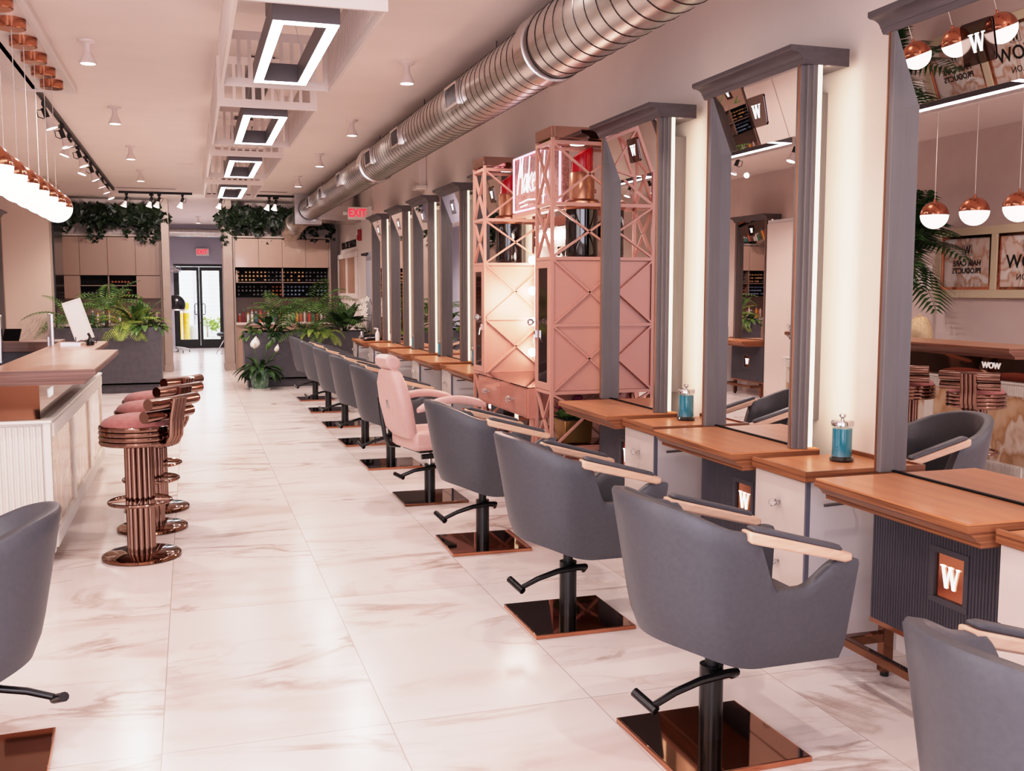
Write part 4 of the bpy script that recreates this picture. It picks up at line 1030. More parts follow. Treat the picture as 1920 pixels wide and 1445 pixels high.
for i in range(8):
    y = 9.22 - 0.497*i
    w = ['farthest', 'second farthest', 'third farthest', 'fourth farthest', 'fifth farthest', 'sixth farthest', 'seventh farthest', 'nearest'][i]
    lab = f'{w} copper and white globe pendant over the bar'
    if i == 0: gl.location = (-1.03, y, H); gl['label'] = lab; gl['group'] = G
    else: dup(gl, (-1.03, y, H), None, lab, G)
def vent(x, y, w, lab):
    t = thing('ceiling_vent', lab, 'vent', (x, y, H), group='slot vents at the back of the ceiling')
    MB().frame((-w/2,-0.08,-0.012), (1,0,0), (0,1,0), w, 0.16, 0.02, (0,0,0.012)).build('frame', M_cage, t, smooth=0)
    b = MB()
    for k in range(4): b.box(-w/2+0.02, w/2-0.02, -0.06+0.032*k, -0.045+0.032*k, -0.01, 0)
    b.build('slats', M_dkmetal, t, smooth=0)
vent(-0.66, 18.7, 1.0, 'left slot vent in the ceiling by the back track')
vent(1.42, 18.7, 0.62, 'right slot vent in the ceiling by the back track')
t = thing('ceiling_hatch', 'small flat patch on the ceiling between the left lamps', 'hatch', (0.0, 15.1, H))
MB().box(-0.1,0.1,-0.12,0.12,-0.006,0).build('cover', M_ceil, t)

# ------------------------------------------------------------------ spiral duct
t = thing('spiral_duct', 'long spiral steel air duct along the right ceiling edge', 'duct', (2.14, 10, 3.07))
R = 0.196
def dprof(ya, yb, r, step=0.125):
    prof = []; y = ya
    while y < yb-1e-6:
        prof += [(r, y)]
        y += step
    return prof
M = Matrix.Translation((0,-10,0)) @ Matrix.Rotation(-PI/2, 4, 'X')
MB().lathe([(a, b) for a, b in dprof(5.9, 18.9, R)], n=48, M=M).build('duct_run', M_duct, t, smooth=30)
MB().lathe([(a, b) for a, b in dprof(-1.9, 5.9, R+0.012, 0.15)], n=48, M=M).build('duct_run', M_duct, t, smooth=30)
se = MB()
y = 5.9
while y < 18.8:
    se.tube([(0.1965*math.cos(2*PI*k/40), y+0.125*k/40-10+0.119, 0.1965*math.sin(2*PI*k/40)) for k in range(41)], 0.0028, 4); y += 0.125
y = -1.8
while y < 5.8:
    se.tube([(0.209*math.cos(2*PI*k/40), y+0.15*k/40-10+0.144, 0.209*math.sin(2*PI*k/40)) for k in range(41)], 0.0032, 4); y += 0.15
se.build('seam', M_seam, t)
for y, w in ((5.85, 0.16), (11.9, 0.2)):
    MB().lathe([(R+0.004,y),(R+0.022,y+0.005),(R+0.022,y+w),(R+0.004,y+w+0.005)], n=48, M=M).build('collar', M_steel, t)
for y in (7.55, 9.75, 11.3, 13.6, 15.6, 17.3):
    Rm = Matrix.Translation((0, y-10, 0)) @ Matrix.Rotation(math.radians(-4), 4, 'Y')
    b = MB(); fb = MB().frame((-R-0.025,-0.18,-0.085), (0,1,0), (0,0,1), 0.36, 0.17, 0.02, (0.075,0,0))
    b.add([Rm @ Vector(v) for v in fb.v], fb.f)
    g = b.build('register', M_steel, t, smooth=0, label='rectangular air register')
    b = MB(); fb = MB()
    for k in range(16): fb.box(-R-0.015, -R+0.0, -0.157+0.0205*k, -0.149+0.0205*k, -0.065, 0.065)
    fb.box(-R+0.0, -R+0.004, -0.16, 0.16, -0.066, 0.066)
    b.add([Rm @ Vector(v) for v in fb.v], fb.f); b.build('louvres', M_dkmetal, g, smooth=0)
hg = MB()
for y in (7.0, 9.3, 11.6, 14.2, 16.8): hg.cyl((-0.02,y-10,R), (-0.02,y-10,0.28), 0.005, 6).box(-0.035,-0.005,y-10.02,y-9.98,R-0.005,R+0.03)
hg.build('hanger_rods', M_dkmetal, t)
# end box, branch to the right wall, elbow
MB().box(-0.27, 0.22, 8.9, 9.35, -0.28, 0.28).build('plenum_box', M_steel, t, smooth=0, bevel=0.004)
MB().add([(0.1,8.3,0.05),(0.1,9.2,0.05),(0.84,9.2,0.0),(0.84,8.3,0.0),(0.1,8.3,-0.22),(0.1,9.2,-0.22),(0.84,9.2,-0.26),(0.84,8.3,-0.26)], [(0,1,2,3),(7,6,5,4),(0,4,5,1),(1,5,6,2),(2,6,7,3),(3,7,4,0)]).build('branch_box', M_steel, t, smooth=0)
MB().tube([(-0.02,9.3,-0.06),(-0.05,9.7,-0.1),(-0.15,10.1,-0.22),(-0.2,10.5,-0.34)], 0.19, 24).tube([(-0.15,10.02,-0.2),(-0.18,10.1,-0.24)], 0.2, 24).build('elbow', M_duct, t)
#PART5
# ------------------------------------------------------------------ bar
BX = -0.785
t = thing('bar_counter', 'white fluted bar base with onyx panels and bronze mirror band', 'bar', (-1.07, 8.0, 0))
ox, oy = 1.07, -8.0
def flute_panel(mb, o, u, nrm, W, Hh, pitch=0.022):
    n = max(1, int(W/pitch)); w = W/n; poly = []
    for i in range(n): poly += [(i*w, 0), (i*w+0.12*w, 0.011), (i*w+0.55*w, 0.011), (i*w+0.68*w, 0)]
    poly += [(W, 0), (W, -0.02), (0, -0.02)]
    mb.prism(poly, o, u, nrm, (0,0,Hh))
b = MB()
b.box(-1.35+ox, BX-0.03+ox, 6.29+oy, 9.72+oy, 0.08, 0.84).box(-1.32+ox, BX-0.08+ox, 6.33+oy, 9.68+oy, 0, 0.08)
b.build('carcass', M_flut, t, smooth=0)
f = MB(); flute_panel(f, (-1.35+ox, 6.284+oy, 0.1), (1,0,0), (0,-1,0), 0.53, 0.72, 0.03)
f.build('fluted_end', M_flut, t, smooth=0)
p = MB()
edges = [6.25, 7.42, 8.59, 9.75]
p.box(BX-0.03+ox, BX+ox, 6.25+oy, 9.75+oy, 0.745, 0.84).box(BX-0.03+ox, BX+ox, 6.25+oy, 9.75+oy, 0.085, 0.19)
for y in edges: p.box(BX-0.035+ox, BX+0.004+ox, max(6.246,y-0.055)+oy, min(9.754,y+0.055)+oy, 0.083, 0.8395)
p.build('panel_frame', M_flut, t, smooth=0, bevel=0.003)
for z in (0.752, 0.1):
    f = MB(); flute_panel(f, (BX+0.003+ox, 6.32+oy, z), (0,1,0), (1,0,0), 3.38, 0.08, 0.018); f.build('fluted_band', M_flut, t, smooth=0)
for k in range(3): MB().box(BX-0.025+ox, BX-0.008+ox, edges[k]+0.05+oy, edges[k+1]-0.05+oy, 0.18, 0.75).build('onyx_panel', M_onyx, t, smooth=0)
MB().box(-1.36+ox, BX+0.012+ox, 6.235+oy, 9.765+oy, 0.84, 0.857).build('ledge', M_flut, t, smooth=0, bevel=0.003)
m_ = MB().box(-1.3+ox, BX-0.05+ox, 6.28+oy, 9.70+oy, 0.857, 1.06).build('mirror_band', M_bronze, t, smooth=0, label='bronze mirrored band under the bar top')
text('lit_letters', 'WOW', 0.07, M_wowl, (BX-0.048+ox, 6.75+oy, 0.97), (0,1,0), (0,0,1), m_, 0.004, bold=0.002)
t = thing('bar_slab', 'thick moulded brown wood slab on the bar', 'worktop', (-0.8, 7.4, 1.058))
ox, oy, oz = 0.8, -7.4, -1.058
def slab(mb, x0, x1, y0, y1):
    return mb.prism([(x0,0),(x1-0.06,0),(x1-0.058,0.018),(x1-0.03,0.036),(x1-0.012,0.048),(x1,0.052),(x1,0.082),(x0,0.082)], (0,y0,0), (1,0,0), (0,0,1), (0,y1-y0,0))
slab(slab(MB(), -1.1+ox, -0.53+ox, 6.25+oy, 8.25+oy), -1.1+ox, -0.70+ox, 8.25+oy, 9.62+oy).build('moulded_edge', M_baredge, t, smooth=0)
MB().box(-1.098+ox, -0.533+ox, 6.253+oy, 8.247+oy, 0.082, 0.087).box(-1.098+ox, -0.703+ox, 8.247+oy, 9.617+oy, 0.082, 0.087).build('surface', M_bartop, t, smooth=0)
t = thing('reception_return', 'wooden ledged grey reception return behind the bar', 'reception desk', (-1.9, 9.75, 0))
MB().box(0.15,0.75,-0.02,0.35,0,1.055).build('front_panel', M_panelg, t, smooth=0)
MB().box(0.1,0.79,-0.06,0.4,1.055,1.145).build('wood_ledge', M_baredge, t, smooth=0, bevel=0.004)
def monitor(x, y, rz, lab, w=0.5, h=0.32):
    t = thing('monitor', lab, 'monitor', (x, y, 0.76), rz)
    MB().box(-w/2,w/2,-0.012,0.012,0.28,0.28+h).build('case', M_alu, t, bevel=0.005)
    MB().box(-w/2+0.012,w/2-0.012,-0.0135,-0.012,0.292,0.268+h).build('screen', M_screen, t, smooth=0)
    MB().box(-0.03,0.03,0.012,0.03,0.05,0.45).box(-0.11,0.11,-0.06,0.12,0,0.01).build('stand', M_alu, t, bevel=0.003)
t = thing('reception_desk', 'dark inner desk behind the bar under the monitors', 'desk', (-1.6, 8.0, 0))
MB().box(-0.27,0.25,-1.6,1.6,0.72,0.76).build('desktop', M_panelg, t, smooth=0, bevel=0.003)
MB().box(0.19,0.24,-1.6,1.6,0,0.72).box(-0.25,0.2,-1.6,-1.56,0,0.72).box(-0.25,0.2,1.56,1.6,0,0.72).build('supports', M_panelg, t, smooth=0)
def monitor2(x, y, lab): monitor(x, y, math.radians(-78), lab, 0.5, 0.34)
t0 = monitor(-1.115, 9.2, math.radians(100), 'slim silver monitor standing behind the bar, right one', 0.42, 0.36)
t1 = monitor(-1.42, 8.72, math.radians(98), 'silver monitor at the left picture edge behind the bar', 0.5, 0.36)
t = thing('tablet_stand', 'small dark tablet propped on the reception return', 'tablet', (-1.53, 9.9, 1.145), -0.3)
Mx = Matrix.Rotation(-0.5, 4, 'X')
MB().box(-0.075,0.075,-0.006,0.006,0.0,0.12, Mx).build('tablet', M_screen, t, bevel=0.003)
MB().add([(-0.04,0.0,0),(0.04,0,0),(0.04,0.1,0),(-0.04,0.1,0),(-0.03,0.05,0.09),(0.03,0.05,0.09)], [(0,1,2,3),(0,1,5,4),(2,3,4,5),(0,4,3),(1,2,5)]).build('prop', M_white, t)
t = thing('sign_stand', 'tilted white framed notice on a wire easel on the bar', 'sign', (-0.86, 9.2, 1.145), 0.0)
Mx = Matrix.Translation((0,0.02,0.03)) @ Matrix.Rotation(-0.32, 4, 'Y') @ Matrix.Rotation(-0.25, 4, 'X')
b = MB(); fb = MB().frame((-0.07,0,0), (1,0,0), (0,0,1), 0.155, 0.36, 0.016, (0,0.012,0)); b.add([Mx @ Vector(v) for v in fb.v], fb.f); b.build('frame', M_white, t, smooth=0)
MB().box(-0.06,0.075,0.004,0.01,0.01,0.35, Mx).build('paper', M_paper, t, smooth=0)
MB().tube([(-0.06,-0.04,0.06),(-0.06,-0.05,0.01),(-0.02,0.0,0.03),(0.03,0.02,0.006),(0.1,-0.05,0.01),(0.11,-0.03,0.05)], 0.004, 6).tube([(0.03,0.1,0.004),(0.0,0.06,0.15)], 0.004, 6).build('wire_easel', M_track, t)
t = thing('card_holder', 'low white card stack on the bar beside the tilted notice', 'cards', (-0.93, 8.9, 1.145))
MB().box(-0.07,0.07,-0.05,0.05,0,0.022).build('cards', M_paper, t, smooth=0); MB().box(-0.075,0.075,-0.055,-0.05,0,0.03).build('holder', M_alu, t, smooth=0)
t = thing('black_dispenser', 'small black dispenser on the bar before the tilted notice', 'dispenser', (-0.79, 8.95, 1.145))
MB().lathe([(0.03,0),(0.032,0.03),(0.016,0.05),(0.01,0.07),(0.001,0.072)], n=16).build('body', M_black, t); MB().tube([(0,0,0.07),(-0.015,0,0.1)], 0.01, 8).build('tip', M_black, t)
# person at the desk
t = thing('person', 'seated person with long blonde hair in black behind the bar', 'person', (-1.98, 8.95, 0), 0)
def person_body():
    J = {'pelvis':(0,0,0.52),'waist':(0.0,0,0.68),'chest':(0.02,0,0.86),'neck0':(0.03,0,0.99),'neck':(0.045,0,1.05),'head':(0.06,0,1.13),
         'shL':(0.02,0.16,0.95),'elL':(0.1,0.22,0.74),'wrL':(0.3,0.12,0.77),'haL':(0.36,0.1,0.775),'shR':(0.02,-0.16,0.95),'elR':(0.1,-0.22,0.74),'wrR':(0.3,-0.12,0.77),'haR':(0.36,-0.1,0.775),
         'hiL':(0.04,0.09,0.5),'knL':(0.26,0.11,0.5),'anL':(0.2,0.11,0.09),'toL':(0.32,0.12,0.04),'hiR':(0.04,-0.09,0.5),'knR':(0.26,-0.11,0.5),'anR':(0.2,-0.11,0.09),'toR':(0.32,-0.12,0.04)}
    R = {'pelvis':0.14,'waist':0.115,'chest':0.13,'neck0':0.07,'neck':0.05,'head':0.085,'shL':0.06,'elL':0.042,'wrL':0.03,'haL':0.028,'hiL':0.09,'knL':0.06,'anL':0.04,'toL':0.035}
    E = [('pelvis','waist'),('waist','chest'),('chest','neck0'),('neck0','neck'),('neck','head'),('chest','shL'),('shL','elL'),('elL','wrL'),('wrL','haL'),('chest','shR'),('shR','elR'),('elR','wrR'),('wrR','haR'),
         ('pelvis','hiL'),('hiL','knL'),('knL','anL'),('anL','toL'),('pelvis','hiR'),('hiR','knR'),('knR','anR'),('anR','toR')]
    K = list(J); me = bpy.data.meshes.new('body'); me.from_pydata([J[k] for k in K], [(K.index(a), K.index(b)) for a, b in E], [])
    o = bpy.data.objects.new('body', me); C.objects.link(o)
    sm = o.modifiers.new('Skin', 'SKIN'); o.modifiers.new('Sub', 'SUBSURF').levels = 1
    for i, k in enumerate(K):
        r = R.get(k, R.get(k.replace('R','L') if k.endswith('R') else k, 0.05)); sv = me.skin_vertices[0].data[i]; sv.radius = (r, r); sv.use_root = (k == 'pelvis')
    me.materials.append(M_cloth); return o
bo = person_body(); bo.parent = t
hdm = MB().ball((0.07,0,1.175), 0.098, 20, 12, -1, 1, (1.05,0.86,1.2)).ball((0.172,0,1.155), 0.018, 8, 5, -1, 1, (1,0.8,1.3)).build('face', M_skin, t, smooth=60)
ey = MB()
for s in (-1,1): ey.ball((0.163, s*0.035, 1.185), 0.012, 8, 5)
ey.build('eyes', M_ink, hdm); MB().ball((0.166,0,1.115), 0.02, 8, 5, -1, 1, (0.5,1.1,0.4)).build('mouth', M_alarm, hdm)
rows = []
for z, r, xo in ((1.318,0.012,0.05),(1.305,0.06,0.05),(1.27,0.095,0.045),(1.21,0.112,0.04),(1.13,0.118,0.03),(1.05,0.118,0.02),(0.95,0.11,0.0),(0.88,0.1,-0.02)):
    rows.append([(xo + r*1.08*math.cos(math.radians(55+250*j/36)), r*math.sin(math.radians(55+250*j/36)), z + 0.006*math.sin(j*5)) for j in range(37)])
hm = MB().grid(rows); hm.add(rows[0], [tuple(range(37))])
h = hm.build('hair', M_hair, t, smooth=60)
for q in (h, hdm):
    q.rotation_euler = (0,0,1.7); q.location = Vector((0.05,0,0)) - Matrix.Rotation(1.7, 3, 'Z') @ Vector((0.05,0,0)); sm = h.modifiers.new('Solid', 'SOLIDIFY'); sm.thickness = 0.025
t = thing('desk_stool', 'small stool under the seated person behind the bar', 'stool', (-1.98, 8.95, 0))
MB().lathe([(0.001,0.33),(0.18,0.33),(0.18,0.37),(0.001,0.38)], n=24).build('seat', M_black, t); MB().cyl((0,0,0.02),(0,0,0.33),0.03,12).lathe([(0.2,0),(0.19,0.02),(0.001,0.025)], n=24).build('base', M_chrome, t)

# ------------------------------------------------------------------ sign board and palm on the left wall
t = thing('sign_board', 'cream framed board with marble salon plaques on the reception wall', 'sign board', (WL, 8.4, 1.9))
MB().frame((0, -1.32, -0.39), (0,1,0), (0,0,1), 2.64, 0.78, 0.09, (0.05,0,0)).box(0,0.05,-0.5,-0.41,-0.3,0.3).box(0,0.05,0.38,0.47,-0.3,0.3).build('frame', M_cream, t, smooth=0, bevel=0.006)
for y0, y1, lines in ((0.47,1.23,'HAIR CARE\nPRODUCTS'), (-0.41,0.38,None), (-1.23,-0.5,'BEAUTY')):
    p = MB().box(0.008,0.02,y0,y1,-0.3,0.3).build('plaque', M_plaque, t, smooth=0)
    MB().frame((0.02,y0,-0.3), (0,1,0), (0,0,1), y1-y0, 0.6, 0.03, (0.018,0,0)).build('copper_frame', M_copper, p, smooth=0)
    yc = (y0+y1)/2
    if lines == 'BEAUTY': continue
    zc = 0.14 if lines else 0.16
    letter_w(MB(), (0.022,yc,zc), (0,1,0), (0,0,1), 0.09, 0.002).build('logo_letter', M_ink, p, smooth=0)
    MB().frame((0.021,yc-0.07,zc-0.06), (0,1,0), (0,0,1), 0.14, 0.12, 0.004, (0.002,0,0)).build('logo_outline', M_ink, p, smooth=0)
    if lines: text('lettering', lines, 0.085, M_ink, (0.022,yc,-0.05), (0,1,0), (0,0,1), p, 0.001, bold=0.002)
    else:
        text('lettering', 'WOW', 0.2, M_ink, (0.022,yc,-0.01), (0,1,0), (0,0,1), p, 0.001, bold=0.003)
        text('lettering', 'SALON', 0.09, M_ink, (0.022,yc,-0.17), (0,1,0), (0,0,1), p, 0.001)
t = thing('wall_notice', 'small white paper notice on the reception wall behind the palm', 'notice', (WL, 9.95, 1.75))
MB().box(0,0.006,-0.14,0.14,-0.14,0.14).build('paper', M_paper, t, smooth=0)
MB().box(0.006,0.007,-0.08,0.06,0.04,0.055).box(0.006,0.007,-0.08,0.03,0.0,0.012).box(0.006,0.007,-0.08,0.05,-0.04,-0.028).build('text_lines', M_ink, t, smooth=0)

# ------------------------------------------------------------------ plants
def frond(mb, p0, az, el, L, droop, n=16, lw=0.02, ll=0.22, sweep=0.5, gap=True):
    d0 = Vector((math.cos(az)*math.cos(el), math.sin(az)*math.cos(el), math.sin(el)))
    p = Vector(p0); pts = []; d = d0.copy()
    for i in range(n+1):
        pts.append(p.copy()); p = p + d*(L/n); d = (d + Vector((0,0,-droop/n))).normalized()
    mb.tube([pts[i] for i in range(0, n+1, 2)], [0.008*(1-0.8*i/n) for i in range(0, n+1, 2)], 5, caps=False)
    for i in range(2 if gap else 1, n+1):
        u = i/n; t_ = (pts[min(i+1,n)]-pts[i-1]).normalized(); side = t_.cross(Vector((0,0,1)))
        if side.length < 1e-3: side = Vector((1,0,0))
        side.normalize(); up = side.cross(t_)
        l = ll*(math.sin(PI*min(1, 0.18+0.82*u))**0.7)*random.uniform(0.9,1.08)
        for s in (-1,1):
            q = pts[i]; dr = (side*s + t_*sweep + up*0.12).normalized(); m1 = q + dr*l*0.45; tip = q + dr*l + Vector((0,0,-0.3*l)); w = t_*lw*0.5
            mb.add([q, m1-w, tip, m1+w], [(0,1,2,3)])
def palm(name, lab, cat, loc, nf, L, ll, m, el=(0.5,1.3), droop=1.2, trunk=0.0, lw=0.022, group=None, az=None, z0=0.0, n=16):
    t = thing(name, lab, cat, loc, 0, group)
    mb = MB()
    for k in range(nf):
        a = (az[0]+(az[1]-az[0])*random.random()) if az else 2*PI*k/nf + random.uniform(-0.3,0.3)
        frond(mb, (0.02*math.cos(a),0.02*math.sin(a),z0+trunk), a, random.uniform(*el), L*random.uniform(0.8,1.1), droop*random.uniform(0.8,1.2), n, lw, ll)
    mb.build('fronds', m, t, smooth=0)
    MB().tube([(0,0,z0),(0.015,0.01,z0+trunk*0.5),(0,0,z0+trunk+0.03)], [0.03,0.026,0.02], 8).build('stem', M_trunk, t)
    return t
def blade_plant(name, lab, cat, loc, nf, L, w, m, el=(0.4,1.3), droop=1.0, group=None, fold=0.25, stalk=0.35):
    t = thing(name, lab, cat, loc, 0, group); mb = MB(); st = MB()
    for k in range(nf):
        a = 2*PI*k/nf*2.4 + random.uniform(-0.3,0.3); e = random.uniform(*el); l = L*random.uniform(0.7,1.1)
        d = Vector((math.cos(a)*math.cos(e), math.sin(a)*math.cos(e), math.sin(e))); p = Vector((0.03*math.cos(a),0.03*math.sin(a),0)); c = [p.copy()]
        n = 8
        for i in range(n): p = p + d*(l/n); d = (d+Vector((0,0,-droop/n))).normalized(); c.append(p.copy())
        rows = []
        for i in range(n+1):
            u = i/n; t_ = (c[min(i+1,n)]-c[max(i-1,0)]).normalized(); s = t_.cross(Vector((0,0,1)))
            if s.length < 1e-3: s = Vector((1,0,0))
            s.normalize(); up = s.cross(t_)
            ww = 0.006 if u < stalk else 0.006 + w*math.sin(PI*min(1,(u-stalk)/(1-stalk))**0.75)
            rows.append([c[i]-s*ww+up*ww*fold, c[i], c[i]+s*ww+up*ww*fold])
        mb.grid(rows)
    mb.build('leaves', m, t, smooth=60)
    MB().cyl((0,0,-0.02),(0,0,0.05),0.03,8).build('crown', M_green, t)
    return t
def planter(x0, x1, y0, y1, h, lab):
    t = thing('planter_box', lab, 'planter', ((x0+x1)/2, y0, 0))
    w = (x1-x0)/2; d = y1-y0
    MB().box(-w+0.05,w-0.05,0.05,d-0.05,0,0.13).build('plinth', M_planter, t, smooth=0)
    b = MB().box(-w,w,0,0.03,0.13,h).box(-w,w,d-0.03,d,0.13,h).box(-w,-w+0.03,0.03,d-0.03,0.13,h).box(w-0.03,w,0.03,d-0.03,0.13,h).box(-w,w,0,d,0.13,0.16)
    b.box(-w-0.002,w+0.002,-0.003,0.003,h*0.80,h*0.805)
    b.build('box_panels', M_planter, t, smooth=0, bevel=0.003)
    MB().box(-w+0.03,w-0.03,0.03,d-0.03,h-0.1,h-0.03).build('pebbles', M_pebble, t, smooth=0)['kind'] = 'stuff'
planter(-2.05, -0.44, 16.62, 17.15, 1.02, 'long charcoal planter box left of the passage')
planter(0.83, 2.86, 16.95, 17.5, 0.905, 'long charcoal planter box right of the passage')
zL, zR = 0.99, 0.875
palm('areca_palm', 'tall feathery palm in the middle of the left planter', 'palm', (-1.25, 16.9, zL), 14, 0.818, 0.213, M_green, (0.4,1.35), 1.5, 0.3, 0.022)
palm('areca_palm', 'feathery palm at the left end of the left planter', 'palm', (-1.72, 16.9, zL), 14, 0.726, 0.200, M_green, (0.2,1.2), 1.5, 0.12, 0.022)
palm('lime_fern', 'bright lime fern spilling over the left planter front', 'fern', (-0.98, 16.8, zL), 16, 0.502, 0.163, M_greenl, (0.1,1.0), 1.9, 0.05, 0.018)
palm('lime_fern', 'second lime fern rising behind the left planter front', 'fern', (-0.88, 17.0, zL), 12, 0.660, 0.150, M_greenl, (0.5,1.2), 1.4, 0.06, 0.018)
blade_plant('broadleaf_plant', 'broad leaved plant at the right end of the left planter', 'plant', (-0.68, 16.85, zL), 25, 0.421, 0.045, M_green, (0.2,1.3), 1.6)
blade_plant('broadleaf_plant', 'low dark leafy plant on the right corner of the left planter', 'plant', (-0.52, 16.78, zL), 28, 0.241, 0.035, M_green, (0.1,1.2), 2.0)
blade_plant('broadleaf_plant', 'tall thin leafed plant behind the right end of the left planter', 'plant', (-0.78, 17.02, zL), 16, 0.602, 0.050, M_green, (0.7,1.35), 1.2)
blade_plant('broadleaf_plant', 'dark bush behind the tilted notice in the left planter', 'plant', (-1.5, 16.8, zL), 32, 0.301, 0.040, M_greend, (0.1,1.2), 1.8)
palm('areca_palm', 'tallest feathery palm in the middle of the right planter', 'palm', (2.0, 17.2, zR), 17, 0.898, 0.250, M_green, (0.2,1.3), 1.8, 0.33, 0.024)
palm('areca_palm', 'feathery palm left of the tallest one in the right planter', 'palm', (1.42, 17.2, zR), 12, 0.660, 0.200, M_green, (0.4,1.2), 1.5, 0.25, 0.022)
palm('cycad', 'low spreading fern fronds in the middle of the right planter', 'fern', (1.85, 17.08, zR), 16, 0.660, 0.163, M_green, (0.15,0.9), 1.5, 0.03, 0.02)
blade_plant('broadleaf_plant', 'broad curled leaf plant in the left of the right planter', 'plant', (1.25, 17.15, zR), 17, 0.552, 0.060, M_greend, (0.6,1.3), 1.8)
blade_plant('broadleaf_plant', 'low dark bush at the left end of the right planter', 'plant', (0.98, 17.1, zR), 38, 0.261, 0.035, M_green, (0.0,1.2), 2.0)
blade_plant('broadleaf_plant', 'low dark bush second from left in the right planter', 'plant', (1.3, 17.05, zR), 38, 0.261, 0.035, M_greend, (0.0,1.2), 2.0)
blade_plant('broadleaf_plant', 'large leafed fig plant at the right end of the right planter', 'plant', (2.52, 17.2, zR), 28, 0.552, 0.075, M_greend, (0.5,1.4), 1.2)
palm('cycad', 'pale fern beside the fig plant in the right planter', 'fern', (2.38, 17.15, zR), 14, 0.660, 0.175, M_green, (0.4,1.2), 1.6, 0.1, 0.02)
blade_plant('broadleaf_plant', 'yellow green leaf plant hanging over the right planter front', 'plant', (1.98, 17.0, zR), 11, 0.341, 0.045, M_greenl, (-0.1,0.8), 2.2)
palm('spider_plant', 'thin leaved tuft at the front of the right planter', 'plant', (2.18, 17.02, zR), 19, 0.396, 0.100, M_greenl, (0.1,0.9), 2.0, 0.0, 0.012)
# big kentia palm by the reception wall (seen in the nearest mirror)
t = palm('kentia_palm', 'big dark green palm beside the salon plaques on the reception wall', 'palm', (-2.3, 9.95, 0.34), 22, 1.15, 0.40, M_greend, (0.15,1.35), 1.5, 1.55, 0.045, az=(-1.72,-0.85), n=22)
MB().lathe([(0.16,-0.34),(0.2,0.0),(0.19,0.0),(0.17,-0.05),(0.001,-0.05)], n=24).build('pot', M_white, t)
# peace lily
t = thing('peace_lily', 'peace lily with white spathes in a green glazed pot on the floor', 'potted plant', (1.045, 16.62, 0))
MB().lathe([(0.12,0.02),(0.14,0.1),(0.145,0.3),(0.135,0.32),(0.12,0.3),(0.001,0.28)], n=28).build('pot', M_pot, t)
MB().lathe([(0.15,0),(0.165,0.018),(0.155,0.02),(0.001,0.02)], n=28).build('saucer', M_paper, t)
mb = MB()
for k in range(44):
    a = k*2.4; e = random.uniform(-0.1, 1.25); l = random.uniform(0.28, 0.46)
    d = Vector((math.cos(a)*math.cos(e), math.sin(a)*math.cos(e), math.sin(e))); p = Vector((0.05*math.cos(a),0.05*math.sin(a),0.3)); c = [p.copy()]
    for i in range(7): p = p+d*(l/7); d = (d+Vector((0,0,-0.24))).normalized(); c.append(p.copy())
    rows = []
    for i in range(8):
        u = i/7; t_ = (c[min(i+1,7)]-c[max(i-1,0)]).normalized(); s = t_.cross(Vector((0,0,1))); s = s.normalized() if s.length > 1e-3 else Vector((1,0,0))
        ww = 0.005 if u < 0.3 else 0.005+0.042*math.sin(PI*((u-0.3)/0.7)**0.8); rows.append([c[i]-s*ww+Vector((0,0,ww*0.4)), c[i], c[i]+s*ww+Vector((0,0,ww*0.4))])
    mb.grid(rows)
mb.build('leaves', M_greend, t, smooth=60)
for x, y, z, ln, s in ((-0.08,-0.05,0.66,0.2,1),(0.26,-0.02,0.6,0.13,0.5)):
    MB().tube([(0,0,0.3),(x*0.6,y*0.6,z*0.75),(x,y,z)], 0.006, 6).build('flower_stem', M_green, t)
    rows = []
    for i in range(9):
        u = i/8; w = 0.075*s*math.sin(PI*u**0.7)+0.002; rows.append([(x-w+0.12*u*0.3, y+0.03*s, z+ln*u), (x+0.03*u, y+0.0, z+ln*u), (x+w+0.03*u, y+0.03*s, z+ln*u)])
    sp_ = MB().grid(rows).build('spathe', M_petal, t, smooth=60); sp_.modifiers.new('Solid', 'SOLIDIFY').thickness = 0.003
    MB().tube([(x,y-0.02,z+0.02),(x+0.01,y-0.03,z+ln*0.45)], 0.011, 8).build('spadix', M_cream, sp_)
MB().tube([(0.02,0,0.3),(0.1,0,0.6),(0.13,0.0,0.72)], 0.006, 6).build('flower_stem', M_green, t)
rows = []
for i in range(9):
    u = i/8; w = 0.05*math.sin(PI*u**0.7)+0.002; rows.append([(0.12-w+0.1*u, 0.03, 0.64+0.18*u), (0.12+0.1*u, 0, 0.64+0.18*u), (0.12+w+0.1*u, 0.03, 0.64+0.18*u)])
MB().grid(rows).build('upright_leaf', M_green, t, smooth=60)
# orchid
t = thing('orchid', 'white orchid arching over the farthest cabinet', 'orchid', (2.68, 15.85, 0.826))
MB().lathe([(0.05,0),(0.06,0.1),(0.055,0.1),(0.001,0.09)], n=20).build('pot', M_trunk, t)
pts = [(0,0,0.09),(0.05,0,0.3),(0.07,0,0.5),(0.03,0,0.63),(-0.05,0,0.63)]
MB().tube(pts, 0.005, 6).tube([(-0.05,0,0.63),(-0.1,0,0.56),(-0.1,0.0,0.45),(-0.06,0,0.34)], 0.004, 6).build('stem', M_greend, t)
for x, z in ((-0.02,0.63),(-0.09,0.6),(-0.06,0.54),(-0.12,0.5),(-0.05,0.47),(-0.09,0.42),(-0.05,0.38)):
    f = MB()
    for k in range(5):
        a = 2*PI*k/5+PI/2; r = 0.05
        f.add([(x,-0.01,z),(x+r*0.6*math.cos(a-0.5),-0.02,z+r*0.6*math.sin(a-0.5)),(x+r*math.cos(a),-0.012,z+r*math.sin(a)),(x+r*0.6*math.cos(a+0.5),-0.02,z+r*0.6*math.sin(a+0.5))], [(0,1,2,3)])
    f.build('flower', M_petal, t, smooth=0); 
lf = MB()
